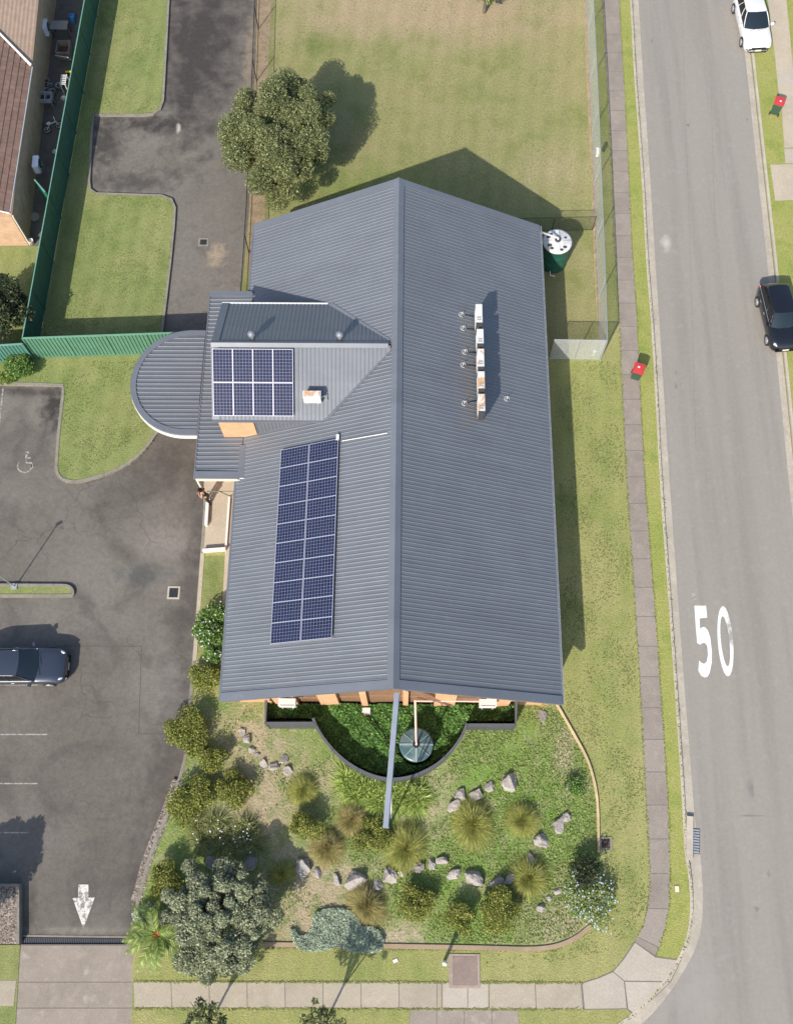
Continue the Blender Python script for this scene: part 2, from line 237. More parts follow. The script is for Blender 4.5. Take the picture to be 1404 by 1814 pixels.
# ------------------------------------------------------------------ mesh builder
class MB:
    def __init__(s): s.v = []; s.f = []
    def add(s, vs, fs):
        o = len(s.v); s.v += [tuple(p) for p in vs]; s.f += [tuple(i+o for i in f) for f in fs]; return s
    def box(s, c, d, rz=0, rx=0, ry=0, taper=1):
        m = Matrix.Translation(c) @ Matrix.Rotation(rz, 4, 'Z') @ Matrix.Rotation(ry, 4, 'Y') @ Matrix.Rotation(rx, 4, 'X')
        vs = []
        for z in (-.5, .5):
            k = taper if z > 0 else 1
            for x, y in ((-.5, -.5), (.5, -.5), (.5, .5), (-.5, .5)): vs.append(m @ Vector((x*d[0]*k, y*d[1]*k, z*d[2])))
        return s.add(vs, [(3, 2, 1, 0), (4, 5, 6, 7), (0, 1, 5, 4), (1, 2, 6, 5), (2, 3, 7, 6), (3, 0, 4, 7)])
    def prism(s, poly, z0, z1, bottom=False):
        n = len(poly); vs = [(p[0], p[1], z0) for p in poly]+[(p[0], p[1], z1) for p in poly]
        area = sum(poly[i][0]*poly[(i+1) % n][1]-poly[(i+1) % n][0]*poly[i][1] for i in range(n))
        idx = list(range(n)) if area > 0 else list(range(n))[::-1]
        fs = [tuple(i+n for i in idx)]
        for a in range(n):
            i, j = idx[a], idx[(a+1) % n]; fs.append((i, j, j+n, i+n))
        if bottom: fs.append(tuple(idx[::-1]))
        return s.add(vs, fs)
    def sheet(s, poly, z):
        n = len(poly); area = sum(poly[i][0]*poly[(i+1) % n][1]-poly[(i+1) % n][0]*poly[i][1] for i in range(n))
        idx = list(range(n)) if area > 0 else list(range(n))[::-1]
        return s.add([(p[0], p[1], z) for p in poly], [tuple(idx)])
    def quad(s, a, b, c, d): return s.add([a, b, c, d], [(0, 1, 2, 3)])
    def tube(s, pts, r, n=8, cap=True):
        pts = [Vector(p) for p in pts]; rs = r if isinstance(r, (list, tuple)) else [r]*len(pts); vs = []; fs = []
        up = Vector((0, 0, 1))
        for i, p in enumerate(pts):
            d = (pts[min(i+1, len(pts)-1)]-pts[max(i-1, 0)]).normalized()
            a = d.cross(up if abs(d.z) < .95 else Vector((1, 0, 0))).normalized(); b = d.cross(a)
            for k in range(n):
                t = 2*math.pi*k/n; vs.append(p+(a*math.cos(t)+b*math.sin(t))*rs[i])
        for i in range(len(pts)-1):
            for k in range(n): k2 = (k+1) % n; fs.append((i*n+k, i*n+k2, (i+1)*n+k2, (i+1)*n+k))
        if cap: fs.append(tuple(range(n))); fs.append(tuple((len(pts)-1)*n+k for k in range(n))[::-1])
        return s.add(vs, fs)
    def lathe(s, c, prof, n=32, sx=1, sy=1):
        vs = []; fs = []
        for r, z in prof:
            for k in range(n): t = 2*math.pi*k/n; vs.append((c[0]+r*math.cos(t)*sx, c[1]+r*math.sin(t)*sy, c[2]+z))
        for i in range(len(prof)-1):
            for k in range(n): k2 = (k+1) % n; fs.append((i*n+k, i*n+k2, (i+1)*n+k2, (i+1)*n+k))
        fs.append(tuple((len(prof)-1)*n+k for k in range(n))); fs.append(tuple(range(n))[::-1])
        return s.add(vs, fs)
    def strip(s, path, wd, z0, z1, closed=False, off=0):
        """a raised strip following a path, wd wide"""
        P = [Vector((p[0], p[1])) for p in path]; n = len(P); L = []; Rr = []
        for i in range(n):
            a = P[(i-1) % n] if (closed or i > 0) else P[i]; b = P[(i+1) % n] if (closed or i < n-1) else P[i]
            d = (b-a).normalized(); nn = Vector((-d.y, d.x)); L.append(P[i]+nn*(off+wd/2)); Rr.append(P[i]+nn*(off-wd/2))
        vs = []
        for i in range(n): vs += [(L[i].x, L[i].y, z0), (L[i].x, L[i].y, z1), (Rr[i].x, Rr[i].y, z1), (Rr[i].x, Rr[i].y, z0)]
        fs = []
        for i in range(n if closed else n-1):
            j = (i+1) % n; a = i*4; b = j*4
            fs += [(a+1, a+2, b+2, b+1), (a, a+1, b+1, b), (a+2, a+3, b+3, b+2)]
        if not closed: fs += [(0, 3, 2, 1), ((n-1)*4, (n-1)*4+1, (n-1)*4+2, (n-1)*4+3)]
        return s.add(vs, fs)
    def build(s, name, mat, parent=None, smooth=False, origin=None):
        me = bpy.data.meshes.new(name)
        if origin is not None: o_ = Vector(origin); vs = [tuple(Vector(v)-o_) for v in s.v]
        else: vs = s.v
        me.from_pydata(vs, [], s.f); me.materials.append(mt(mat))
        if smooth: me.polygons.foreach_set('use_smooth', [True]*len(me.polygons))
        me.update(); o = bpy.data.objects.new(name, me); COL.objects.link(o)
        if origin is not None: o.location = origin
        if parent is not None: o.parent = parent
        return o
def tag(o, label=None, cat=None, group=None, kind=None):
    if label: o['label'] = label
    if cat: o['category'] = cat
    if group: o['group'] = group
    if kind: o['kind'] = kind
    return o
def thing(name, label, cat, loc=(0, 0, 0), rz=0, group=None):
    o = bpy.data.objects.new(name, None); o.empty_display_size = .3; COL.objects.link(o); o.location = loc; o.rotation_euler = (0, 0, rz)
    return tag(o, label, cat, group)
def struct(o): o['kind'] = 'structure'; return o
def dup(root, loc, rz=0, sc=1, label=None, group=None):
    def cp(o, par):
        c = o.copy(); COL.objects.link(c)
        if par is not None: c.parent = par
        for ch in list(o.children): cp(ch, c)
        return c
    c = cp(root, None); c.location = loc; c.rotation_euler = (0, 0, rz); c.scale = (sc, sc, sc) if not isinstance(sc, tuple) else sc
    if label: c['label'] = label
    if group: c['group'] = group
    return c
def smooth_path(pts, it=2, closed=False):
    P = [Vector((p[0], p[1])) for p in pts]
    for _ in range(it):
        Q = []; n = len(P)
        if not closed: Q.append(P[0])
        for i in range(n if closed else n-1):
            a, b = P[i], P[(i+1) % n]; Q += [a*.75+b*.25, a*.25+b*.75]
        if not closed: Q.append(P[-1])
        P = Q
    return P
def gp(pts, z=0): return [g(x, y, z) for x, y in pts]

# ------------------------------------------------------------------ ground, roads, paths
LOW = -.12
struct(MB().sheet([(-900, -900), (900, -900), (900, 900), (-900, 900)], LOW-.01).build('ground', G_base))
kl_out = gp([(1100, -300), (1118, 0), (1124, 119), (1131, 215), (1140, 337), (1146, 460), (1154, 555), (1162, 680), (1171, 860), (1186, 1060), (1196, 1200), (1207, 1359), (1212, 1445), (1215, 1514), (1222, 1546), (1226, 1603), (1222, 1650), (1210, 1687), (1190, 1722), (1160, 1762), (1121, 1799), (1090, 1822), (1040, 1850), (960, 1864), (600, 1868), (0, 1870), (-500, 1872)])
kl_in = gp([(1112, -300), (1131, 0), (1138, 119), (1145, 215), (1153, 337), (1160.6, 460), (1167, 555), (1175, 680), (1186.5, 860), (1201, 1060), (1211, 1200), (1225, 1370), (1231, 1454), (1240, 1508), (1244, 1550), (1246, 1600), (1243, 1645), (1232, 1682), (1215, 1715), (1188, 1758), (1148, 1806), (1110, 1836), (1050, 1866), (960, 1880), (600, 1886), (0, 1888), (-500, 1890)])
kl_out = smooth_path(kl_out, 1); kl_in = smooth_path(kl_in, 1)
kr = gp([(1290, -300), (1312, 0), (1325, 100), (1364, 460), (1404, 860), (1450, 1250), (1485, 1500), (1520, 1800), (1540, 2050)])
# road asphalt
road = [(p.x, p.y) for p in kr] + [(g(1540, 2050).x, -60), (-60, -60)] + [(-60, kl_in[-1].y)] + [(p.x, p.y) for p in kl_in[::-1]]
north_r = g(1290, -300); north_l = g(1112, -300); vd = (g(1131, 0)-north_l).normalized()
road += [(north_l.x-vd.x*120, north_l.y-vd.y*120), (north_r.x-vd.x*120, north_r.y-vd.y*120)]
struct(MB().sheet(road, LOW+.004).build('road', A_road))
# carpark and driveway asphalt
cpk = gp([(-700, -1000), (475, -1000), (475, 0), (470, 400), (470, 900), (420, 1300), (330, 1500), (250, 1668), (-700, 1668)])
struct(MB().sheet(cpk, LOW+.004).build('car_park', A_park))
# main block of lawn the building stands on
L5left = gp([(236, 1672), (238, 1640), (246, 1600), (256, 1560), (267, 1520), (282, 1480), (300, 1440), (313, 1400), (325, 1365), (332, 1335), (334, 1290), (340, 1235), (346, 1160), (352, 1080), (360, 975), (366, 885)])
L5left = smooth_path(L5left, 1)
L5top = gp([(366, 880), (400, 760), (418, 600), (432, 480), (441, 374), (452, 130), (456, 0), (470, -400), (480, -900)])
nn = g(1100, -300); far = Vector((nn.x-vd.x*60, nn.y-vd.y*60))
L5 = list(L5left)+[Vector((p.x, p.y)) for p in L5top]+[far]+list(kl_out)+[Vector((p.x, p.y)) for p in gp([(-500, 1800), (236, 1800)])]
# split: keep the verge south of the driveway as its own block
L5 = list(L5left)+[Vector((p.x, p.y)) for p in L5top]+[far]+list(kl_out[:-6])+[Vector((p.x, p.y)) for p in gp([(600, 1868), (232, 1868)])]
struct(MB().prism(L5, LOW-.01, 0).build('lawn', G_east))
# yard north of the building
yard = gp([(456, -5), (470, -400), (1010, -400), (1037, 0), (1046, 260), (1058, 480), (1062, 610), (975, 632), (960, 500), (950, 420), (700, 330), (480, 420), (443, 500), (441, 374), (452, 130)])
struct(MB().sheet(yard, .004).build('lawn', G_yard))
soil = smooth_path(gp([(436, 500), (441, 374), (452, 130), (456, -5), (468, -300), (492, -300), (481, 0), (474, 130), (468, 300), (470, 420), (468, 500)]), 1, True)
struct(MB().sheet(soil, .008).build('soil', C_soil))
fe = gp([(1034, -100), (1041, 120), (1050, 300), (1056, 480), (1064, 610)])
struct(MB().strip(fe, .28, 0, .008).build('soil', C_soil))
# left lawns
L12r = gp([(302, -400), (297, 0), (290, 126), (287, 178), (282, 192), (270, 200), (256, 202), (166, 202), (161, 230), (156, 320), (158, 336), (170, 344), (286, 348), (302, 354), (308, 368), (306, 400), (300, 461), (292, 530), (284, 596), (283, 626.8)])
L12 = gp([(245, -400), (175, 0), (119, 317), (62.5, 634)])
struct(MB().prism([*L12r, *L12[::-1]], LOW-.01, 0).build('lawn', G_left))
struct(MB().strip(L12r[:-1], .15, LOW-.01, .02, off=.06).build('kerb', C_kerb2))
L3e = gp([(345, 712), (310, 735), (290, 752), (278, 768), (262, 792), (238, 816), (205, 835), (165, 849), (132, 856), (112, 852), (101, 843), (98, 828), (102, 770), (110, 700), (111, 684), (60, 682), (-100, 680)])
L3e = [L3e[0]]+[Vector((p.x, p.y, 0)) for p in smooth_path(L3e[1:12], 1)]+L3e[12:]
struct(MB().prism([*L3e, *gp([(-100, 634), (62, 634), (283, 626.8), (345, 624.6)])], LOW-.01, 0).build('lawn', G_left))
struct(MB().strip(L3e[1:], .16, LOW-.01, .03, off=-.06).build('kerb', C_kerb2))
# road kerbs and gutters
struct(MB().strip(kl_out, .14, LOW-.01, .015, off=-.03).build('kerb', C_kerb))
gm_ = MB()
for i in range(min(len(kl_out), len(kl_in))-1):
    a, b, c, d = kl_out[i], kl_out[i+1], kl_in[i+1], kl_in[i]
    gm_.quad((a.x, a.y, LOW+.012), (b.x, b.y, LOW+.012), (c.x, c.y, LOW+.008), (d.x, d.y, LOW+.008))
struct(gm_.build('gutter', C_gutter))
struct(MB().strip(kr, .34, LOW-.01, LOW+.01, off=-.0).build('gutter', C_gutter))
kr2 = [(p.x+.3, p.y) for p in kr]
struct(MB().strip(kr2, .14, LOW-.01, .015).build('kerb', C_kerb))
rv = [(p[0]+.05, p[1]) for p in kr2]+[(p[0]+60, p[1]) for p in kr2[::-1]]
struct(MB().prism(rv, LOW-.01, 0).build('lawn', G_verge))
struct(MB().strip(L5left, .16, LOW-.01, .02, off=.05).build('kerb', C_kerb2))
# footpaths, slab by slab
def slabs(Ls, Rs, step, z, name, mat, gap=.018, base=True):
    Ls = [Vector((p[0], p[1])) for p in Ls]; Rs = [Vector((p[0], p[1])) for p in Rs]
    cum = [0]
    for i in range(1, len(Ls)): cum.append(cum[-1]+((Ls[i]-Ls[i-1]).length+(Rs[i]-Rs[i-1]).length)/2)
    def at(P, s_):
        s_ = max(0, min(cum[-1], s_))
        for i in range(1, len(cum)):
            if s_ <= cum[i]+1e-9: t = (s_-cum[i-1])/(cum[i]-cum[i-1]); return P[i-1].lerp(P[i], t)
        return P[-1]
    if base: struct(MB().sheet([*Ls, *Rs[::-1]], z-.004).build('path_joint', C_joint))
    m = MB(); s_ = 0
    while s_ < cum[-1]-.1:
        e_ = min(s_+step, cum[-1]); k = 3; l = [at(Ls, s_+gap+(e_-s_-2*gap)*q/k) for q in range(k+1)]; r = [at(Rs, s_+gap+(e_-s_-2*gap)*q/k) for q in range(k+1)]
        m.sheet([*l, *r[::-1]], z); s_ = e_
    return struct(m.build(name, mat))
fl = gp([(1048, -400), (1066, 0), (1074, 155), (1083, 311), (1087, 430), (1096, 555), (1102, 711), (1110, 860), (1122, 1050), (1132, 1200), (1140, 1350), (1143, 1413), (1148, 1490), (1150, 1546), (1147, 1603), (1138, 1640), (1124, 1669)])
fr = gp([(1080, -400), (1096, 0), (1105, 155), (1113, 311), (1118, 430), (1127, 555), (1134, 711), (1142, 860), (1157, 1050), (1168, 1200), (1178, 1350), (1182, 1413), (1185, 1490), (1186, 1546), (1185, 1603), (1177, 1645), (1161, 1694)])
slabs(smooth_path(fl, 1), smooth_path(fr, 1), 1.55, .008, 'footpath', C_path)
struct(MB().sheet([*smooth_path(fr, 1), *[Vector((p.x, p.y)) for p in gp([(1203, 1700)])], *[p for p in kl_out if g(1100, 1690).y < p.y < g(1080, -400).y][::-1]], .002).build('lawn', G_verge))
slabs(gp([(236, 1740), (640, 1739), (782, 1740)]), gp([(238, 1784), (640, 1785), (782, 1785)]), 1.72, .008, 'footpath', C_tan)
slabs(gp([(866, 1740), (1030, 1741)]), gp([(866, 1786), (1034, 1788)]), 2.1, .008, 'footpath', C_tan)
slabs(gp([(-300, 1736), (30, 1737)]), gp([(-300, 1781), (25, 1782)]), 1.7, .008, 'footpath', C_tan)
slabs(gp([(783, 1740), (865, 1740)]), gp([(783, 1785), (865, 1786)]), 1.15, .008, 'footpath', C_pale)
slabs(gp([(726, 1788), (775, 1788), (915, 1790), (917, 1791)]), gp([(720, 1866), (772, 1866), (920, 1866), (924, 1866)]), 1.25, .008, 'driveway', C_drive)
rp = MB()
for q in [[(1124, 1670), (1160, 1696), (1204, 1702), (1186, 1738), (1105, 1737), (1086, 1721), (1106, 1697)], [(1085, 1722), (1104, 1738), (1109, 1786), (1035, 1787), (1031, 1742), (1060, 1733)], [(1106, 1739), (1185, 1740), (1162, 1762), (1124, 1796), (1112, 1787)]]:
    rp.sheet(gp(q), .012)
struct(rp.build('kerb_ramp', C_pale))
struct(MB().sheet(gp([(1122, 1668), (1162, 1694), (1206, 1700), (1187, 1740), (1162, 1764), (1121, 1799), (1109, 1788), (1033, 1789), (1029, 1741), (1060, 1731), (1086, 1719), (1104, 1696)]), .006).build('path_joint', C_joint))
# driveway crossing and left verge
vg = gp([(-500, 1674), (36, 1674), (25, 1868), (-500, 1868)])
struct(MB().prism(vg, LOW-.01, 0).build('lawn', G_left))
dx = MB()
for (a, b, c, d) in [((37, 1675), (234, 1675), (237, 1739), (32, 1739)), ((32, 1740.5), (237, 1740.5), (236, 1785), (28, 1785)), ((28, 1786.5), (236, 1786.5), (232, 1868), (22, 1868))]:
    dx.sheet(gp([a, b, c, d]), -.02)
struct(dx.build('driveway', C_drive))
struct(MB().sheet(gp([(36, 1673), (236, 1673), (239, 1740), (236, 1868), (20, 1868)]), -.026).build('path_joint', C_joint))
# right side path and pads
struct(MB().sheet(gp([(1352, -60), (1385, -60), (1392, 0), (1404, 125), (1410, 200), (1425, 260), (1388, 262), (1384, 200), (1377, 155), (1372, 104), (1366, 60)]), .006).build('footpath', C_ramp))
struct(MB().sheet(gp([(1375, 126), (1480, 124), (1480, 150), (1377, 151)]), .01).build('footpath', C_pale))
struct(MB().sheet(gp([(1388, 264), (1470, 262), (1470, 287), (1390, 289)]), .01).build('footpath', C_pale))
struct(MB().sheet(gp([(1363, 292), (1480, 289), (1480, 350), (1372, 356)]), .01).build('driveway', C_ramp))
# garden bed
bed = smooth_path(gp([(985, 1248), (1012, 1295), (1040, 1345), (1053, 1390), (1058, 1430), (1059, 1500), (1072, 1560), (1066, 1610), (1042, 1640), (1020, 1660), (985, 1676), (940, 1681), (860, 1678), (690, 1675), (470, 1671), (330, 1672), (240, 1664), (243, 1620), (262, 1550), (300, 1448), (330, 1362), (338, 1290), (345, 1238), (395, 1236), (700, 1236)]), 1, True)
struct(MB().sheet(bed, .012).build('garden_bed', G_bed))
ed = MB().strip(smooth_path(gp([(985, 1248), (1012, 1295), (1040, 1345), (1053, 1390), (1058, 1430), (1059, 1510)]), 2), .11, 0, .13)
tag(ed.build('garden_edging', C_edge), 'low cream curved garden edging from the building corner to the drain', 'edging')
ed = MB().strip(smooth_path(gp([(1046, 1640), (1020, 1662), (985, 1677), (940, 1682), (860, 1679), (690, 1676), (470, 1673), (430, 1673)]), 2), .2, 0, .07)
ee = tag(ed.build('garden_edging', conc('brown_edging', (.33, .25, .17))), 'long low tan garden edging along the bottom footpath verge', 'edging')
# mulch strip at the carpark edge of the garden
struct(MB().strip(smooth_path(gp([(325, 1385), (310, 1430), (290, 1480), (272, 1525), (262, 1565), (252, 1600)]), 2), .5, 0, .018, off=-.3).build('mulch', C_mulch))
# ramp, path and strip beside the west wall
struct(MB().sheet(gp([(362, 800), (432, 800), (432, 860), (428, 900), (404, 974), (360, 974)]), .014).build('ramp', C_ramp))
struct(MB().sheet(gp([(404, 860), (440, 860), (430, 1000), (418, 1090), (412, 1200), (392, 1200), (393, 1090), (399, 975)]), .018).build('path', C_ramp))
struct(MB().sheet(gp([(361, 985), (398, 985), (390, 1090), (354, 1090)]), .01).build('lawn', G_left))
struct(MB().strip(gp([(359, 980), (352, 1080), (345, 1170)]), .2, 0, .03).build('kerb', C_ramp))
# traffic island
isl = smooth_path(gp([(-300, 1034), (105, 1035), (122, 1036), (131, 1044), (131, 1056), (122, 1057), (-300, 1057)]), 1)
struct(MB().prism(isl, LOW-.01, .0).build('lawn', G_left)); struct(MB().strip(isl, .15, LOW-.01, .03, off=-.05).build('kerb', C_kerb2))
# planter bottom left
pl = gp([(-120, 1568), (37, 1568), (36, 1672), (-120, 1672)])
t = thing('planter', 'raised mulch planter with concrete kerb at the left edge beside the driveway', 'planter')
MB().prism(pl, LOW, .2).build('mulch_bed', C_mulch, t); MB().strip([pl[0], pl[1], pl[2]], .14, LOW, .3).build('kerb_wall', C_kerb2, t)

# ------------------------------------------------------------------ painted markings
def mark(name, polys, mat, z=LOW+.009):
    m = MB()
    for q in polys: m.sheet(gp(q, z), z)
    return struct(m.build(name, mat))
five = [(1229, 1073), (1249.5, 1073), (1251.5, 1094), (1238, 1095.5), (1239, 1114), (1244, 1110.5), (1248, 1111), (1253, 1117), (1257, 1129), (1260, 1155), (1259.5, 1175), (1256, 1192), (1252, 1199), (1247, 1200), (1241, 1197), (1236, 1188), (1237.5, 1170), (1241, 1174), (1246, 1176), (1251, 1172), (1253, 1160), (1252, 1145), (1248, 1139), (1243, 1139), (1239.5, 1142), (1234, 1139), (1231.5, 1110)]
mark('road_marking', [five], P_white)
zo = [(1268 + 0, 1120)]
def ell(cx, cy, rx, ry, n, sk): return [(cx+rx*math.sin(2*math.pi*k/n)-sk*math.cos(2*math.pi*k/n), cy-ry*math.cos(2*math.pi*k/n)) for k in range(n)]
oo, oi = ell(1284, 1136, 13.5, 62, 40, 4.5), ell(1283.5, 1136, 7.6, 44.5, 40, 4.5)
zq = MB()
for k in range(40):
    a, b, c, d = [g(*p, LOW+.009) for p in (oo[k], oo[(k+1) % 40], oi[(k+1) % 40], oi[k])]; zq.quad(d, c, b, a)
P_w2 = M('part_worn_road_paint', (.80, .79, .76), .7); P_w2.grain(25, .9, 1.08, 4); e = g(1295, 1122); P_w2.spot(e, .25, .6, (.3, .29, .27), 1, .5, 1.9, .9); P_w2.layer(12, (.34, .32, .3), .6, 8, .57, .64)
struct(zq.build('road_marking', P_w2))
mark('road_marking', [[(1224, 1051), (1228, 1050), (1232, 1053), (1232, 1060), (1228, 1064), (1224, 1060)]], P_faint)
mark('road_marking', [[(139, 1567), (157, 1567), (157, 1590), (168, 1590), (148, 1645), (129, 1591), (139, 1590)]], P_worn)
for (a, b, yy) in [(-100, 67, 1213), (-100, 84, 1301), (-100, 67, 1388), (-100, 53, 1475)]:
    mark('road_marking', [[(a, yy-1.2), (b, yy-1.2), (b, yy+1.2), (a, yy+1.2)]], P_faint)
mark('road_marking', [[(4.5, 688), (7, 688), (-14, 900), (-17, 900)]], P_faint)
C_seam = simple('seam_tar', (.085, .077, .07), .9); C_seam2 = simple('road_seam', (.2, .185, .17), .9)
for pth in ([(100, 1144), (250, 1145)], [(251, 1146), (246, 1300)], [(246, 1300), (297, 1300)]):
    struct(MB().strip(gp(pth, LOW), .035, LOW+.002, LOW+.0065).build('road_joint', C_seam))
for pth in ([(1205, 0), (1213, 200), (1222, 460), (1232, 800)], [(1258, 150), (1266, 420)]):
    struct(MB().strip(gp(pth, LOW), .02, LOW+.002, LOW+.0065).build('road_joint', C_seam2))
for (px, py, w_, l_) in [(1153, 72, .1, .25), (1218, 222, .2, .12), (1196, 660, .09, .15), (1196, 684, .1, .2), (1328, 1445, .9, .04), (1361, 1547, .12, .16), (1339, 1611, .16, .12), (1331, 1400, .15, .3), (1322, 212, .1, .08)]:
    p = g(px, py, LOW); struct(MB().prism([(p.x+w_*math.cos(a)*(.6+.4*math.sin(3*a+px)), p.y+l_*math.sin(a)) for a in np.linspace(0, 5.9, 12)], LOW+.003, LOW+.007).build('road_stain', C_seam2))
wc = MB(); cx, cy = 44, 826
def gs(pts, wd): wc.strip([g(x, y, LOW) for x, y in pts], wd, LOW+.005, LOW+.009)
gs([(cx+13*math.cos(t)*.95, cy+11*math.sin(t)) for t in [R_(a) for a in range(-20, 236, 16)]], .07)
gs([(49, 803), (47, 808), (47.5, 820), (56, 820), (58, 829)], .1); gs([(47, 812), (55, 811)], .08)
struct(wc.build('road_marking', P_faint)); 
mark('road_marking', [[(46, 800.5), (49, 799), (52, 801), (51.5, 804), (48, 805), (46, 803)]], P_faint)

# ------------------------------------------------------------------ the building
HE, HR, HW, LL = 2.965, 6.932, 8.0, 26.68
HWE, HWW = 7.93, 8.05; RIDX = .08
def ribs(a0, a1, pitch, width=.04, cap=.014, h=.015):
    """rib profile samples (s, height) along the eave direction"""
    out = [(a0, 0)]; s_ = a0+pitch/2
    while s_ < a1-pitch/3:
        out += [(s_-width, 0), (s_-cap, h), (s_+cap, h), (s_+width, 0)]; s_ += pitch
    out.append((a1, 0)); return out
bld = thing('community_hall', 'long brick hall with steep blue-grey steel gable roof and lower west porch roofs', 'building', (0, 0, 0))
bld['label'] = 'long orange brick hall under a blue-grey ribbed steel gable roof'
def zmain(x): return HR-abs(x-RIDX)*(HR-HE)/((HWE-RIDX) if x > RIDX else (HWW+RIDX))
def slope_main(side):
    m = MB(); prof = ribs(.34, LL-.34, .203); xe = HWE if side > 0 else -HWW; xr = RIDX+side*.06
    nrm = Vector(((HR-HE)*side, 0, abs(xe-RIDX))).normalized(); vs = []
    for s_, h in prof:
        a = Vector((xr, s_, zmain(xr)))+nrm*h; b = Vector((xe, s_, HE))+nrm*h; vs += [a, b]
    fs = [((2*i, 2*i+1, 2*i+3, 2*i+2) if side > 0 else (2*i, 2*i+2, 2*i+3, 2*i+1)) for i in range(len(prof)-1)]
    return m.add(vs, fs)
rf_e = slope_main(1).build('roof', K_roof, bld); rf_w = slope_main(-1).build('roof', K_roof, bld)
rf_e['label'] = 'east roof slope with five air conditioners'; rf_w['label'] = 'west roof slope with the long solar array'
# ridge and barge cappings
def slab(m, pts, th):
    """thin plate from 4 corner points, thickness th downward"""
    p = [Vector(q) for q in pts]; d = Vector((0, 0, -th)); m.add([*p, *[q+d for q in p]], [(0, 1, 2, 3), (7, 6, 5, 4), (0, 4, 5, 1), (1, 5, 6, 2), (2, 6, 7, 3), (3, 7, 4, 0)])
m = MB(); zc = .055
for sd in (1, -1):
    x1 = RIDX+sd*.27; P = [(RIDX, -.02, HR+zc+.03), (x1, -.02, zmain(x1)+zc), (x1, LL+.02, zmain(x1)+zc), (RIDX, LL+.02, HR+zc+.03)]
    slab(m, P if sd > 0 else P[::-1], .015)
m.build('ridge_capping', K_cap, bld)
for (y0, y1) in ((-.02, .38), (LL-.38, LL+.02)):
    m = MB()
    for sd in (1, -1):
        xe = HWE+.02 if sd > 0 else -HWW-.02
        P = [(RIDX, y0, HR+.05), (xe, y0, HE+.05), (xe, y1, HE+.05), (RIDX, y1, HR+.05)]; slab(m, P if sd > 0 else P[::-1], .05)
        P = [(RIDX, y0, HR+.0), (xe, y0, HE+.0), (xe, y0+.03, HE+.0), (RIDX, y0+.03, HR+.0)] if y0 < 1 else [(RIDX, y1-.03, HR+.0), (xe, y1-.03, HE+.0), (xe, y1, HE+.0), (RIDX, y1, HR+.0)]
        slab(m, P if sd > 0 else P[::-1], .2)
    m.build('barge_capping', K_cap, bld)
# gutters
m = MB(); m.box((HWE+.06, LL/2, HE-.06), (.11, LL, .1)); m.build('gutter', K_cap, bld)
MB().box((-HWW-.06, 5.6, HE-.06), (.11, 11.2, .1)).build('gutter', K_cap, bld); MB().box((-HWW-.06, 24.5, HE-.06), (.11, 4.3, .1)).build('gutter', K_cap, bld)
m = MB(); m.tube([(HWE+.125, 0, HE-.0), (HWE+.125, LL, HE-.0)], .01, 5)
for yy in np.arange(1, LL, .6): m.box((HWE+.09, yy, HE+.0), (.08, .025, .012))
m.build('gutter_bead', K_galv, bld)
# walls
WX, WS, WN = 7.5, .42, LL-.5
th = .22; MB().box((WX, (WS+WN)/2, HE/2-.05), (th, WN-WS, HE-.1)).build('wall', K_wall, bld); MB().box((-WX, (WS+WN)/2, HE/2-.05), (th, WN-WS-.5, HE-.1)).build('wall', K_wall, bld)
def gable(y0, y1, xs, zcut):
    m = MB(); vs = []
    P = [(-WX-.11, 0), (WX+.11, 0), (WX+.11, zmain(WX+.11)-.08), (RIDX, HR-.12), (-WX-.11, zmain(-WX-.11)-.08)]
    vs = [(x, y0, z) for x, z in P]+[(x, y1, z) for x, z in P]
    m.add(vs, [(0, 1, 2, 3, 4), (9, 8, 7, 6, 5)]+[(i, i+5, (i+1) % 5+5, (i+1) % 5) for i in range(5)]); return m
gable(WN, WN+.2, 0, 0).build('wall', K_wall, bld)
# south gable: brick piers with recessed bays of brown slats and windows
bays = [(-4.6, -3.5), (-2.6, -1.5), (-1.2, .5), (.75, 2.0), (3.0, 4.4)]
m = MB(); yf = .2; yb = .42
m.add(*[(lambda P: ([(x, yb, z) for x, z in P]+[(x, yb+.2, z) for x, z in P], [(0, 1, 2, 3, 4), (9, 8, 7, 6, 5)]+[(i, i+5, (i+1) % 5+5, (i+1) % 5) for i in range(5)]))([(-WX-.11, 0), (WX+.11, 0), (WX+.11, zmain(WX+.11)-.08), (RIDX, HR-.12), (-WX-.11, zmain(-WX-.11)-.08)])][0])
m.build('wall', K_wall, bld)
m = MB()
xs = [-5.7]+[v for b in bays for v in b]+[5.6]
for i in range(0, len(xs), 2):
    x0, x1 = xs[i], xs[i+1]; zt = min(zmain(x0), zmain(x1))-.35; m.box(((x0+x1)/2, .29, zt/2), (x1-x0, .26, zt))
for k in range(24):
    x0 = -5.7+k*11.3/24; x1 = x0+11.3/24; z1 = min(zmain(x0), zmain(x1))-.1; m.box(((x0+x1)/2, .28, z1-.28), (x1-x0+.002*(k % 2), .25+.004*(k % 2), .5))
m.build('pier', K_wall, bld)
for (x0, x1) in bays:
    zt = min(zmain(x0), zmain(x1))-.7
    f = MB().box(((x0+x1)/2, .40, zt/2+.1), (x1-x0, .03, zt-.3)).build('window', simple('brown_glass', (.14, .075, .045), .4), bld)
    q = MB(); n = int((x1-x0)/.1)
    for k in range(n): q.box((x0+(k+.5)*(x1-x0)/n, .37, zt/2), (.065, .03, zt-.1))
    for zz in (.1, zt*.5, zt-.05): q.box(((x0+x1)/2, .34, zz), (x1-x0, .03, .07))
    q.build('screen', K_slat, f)
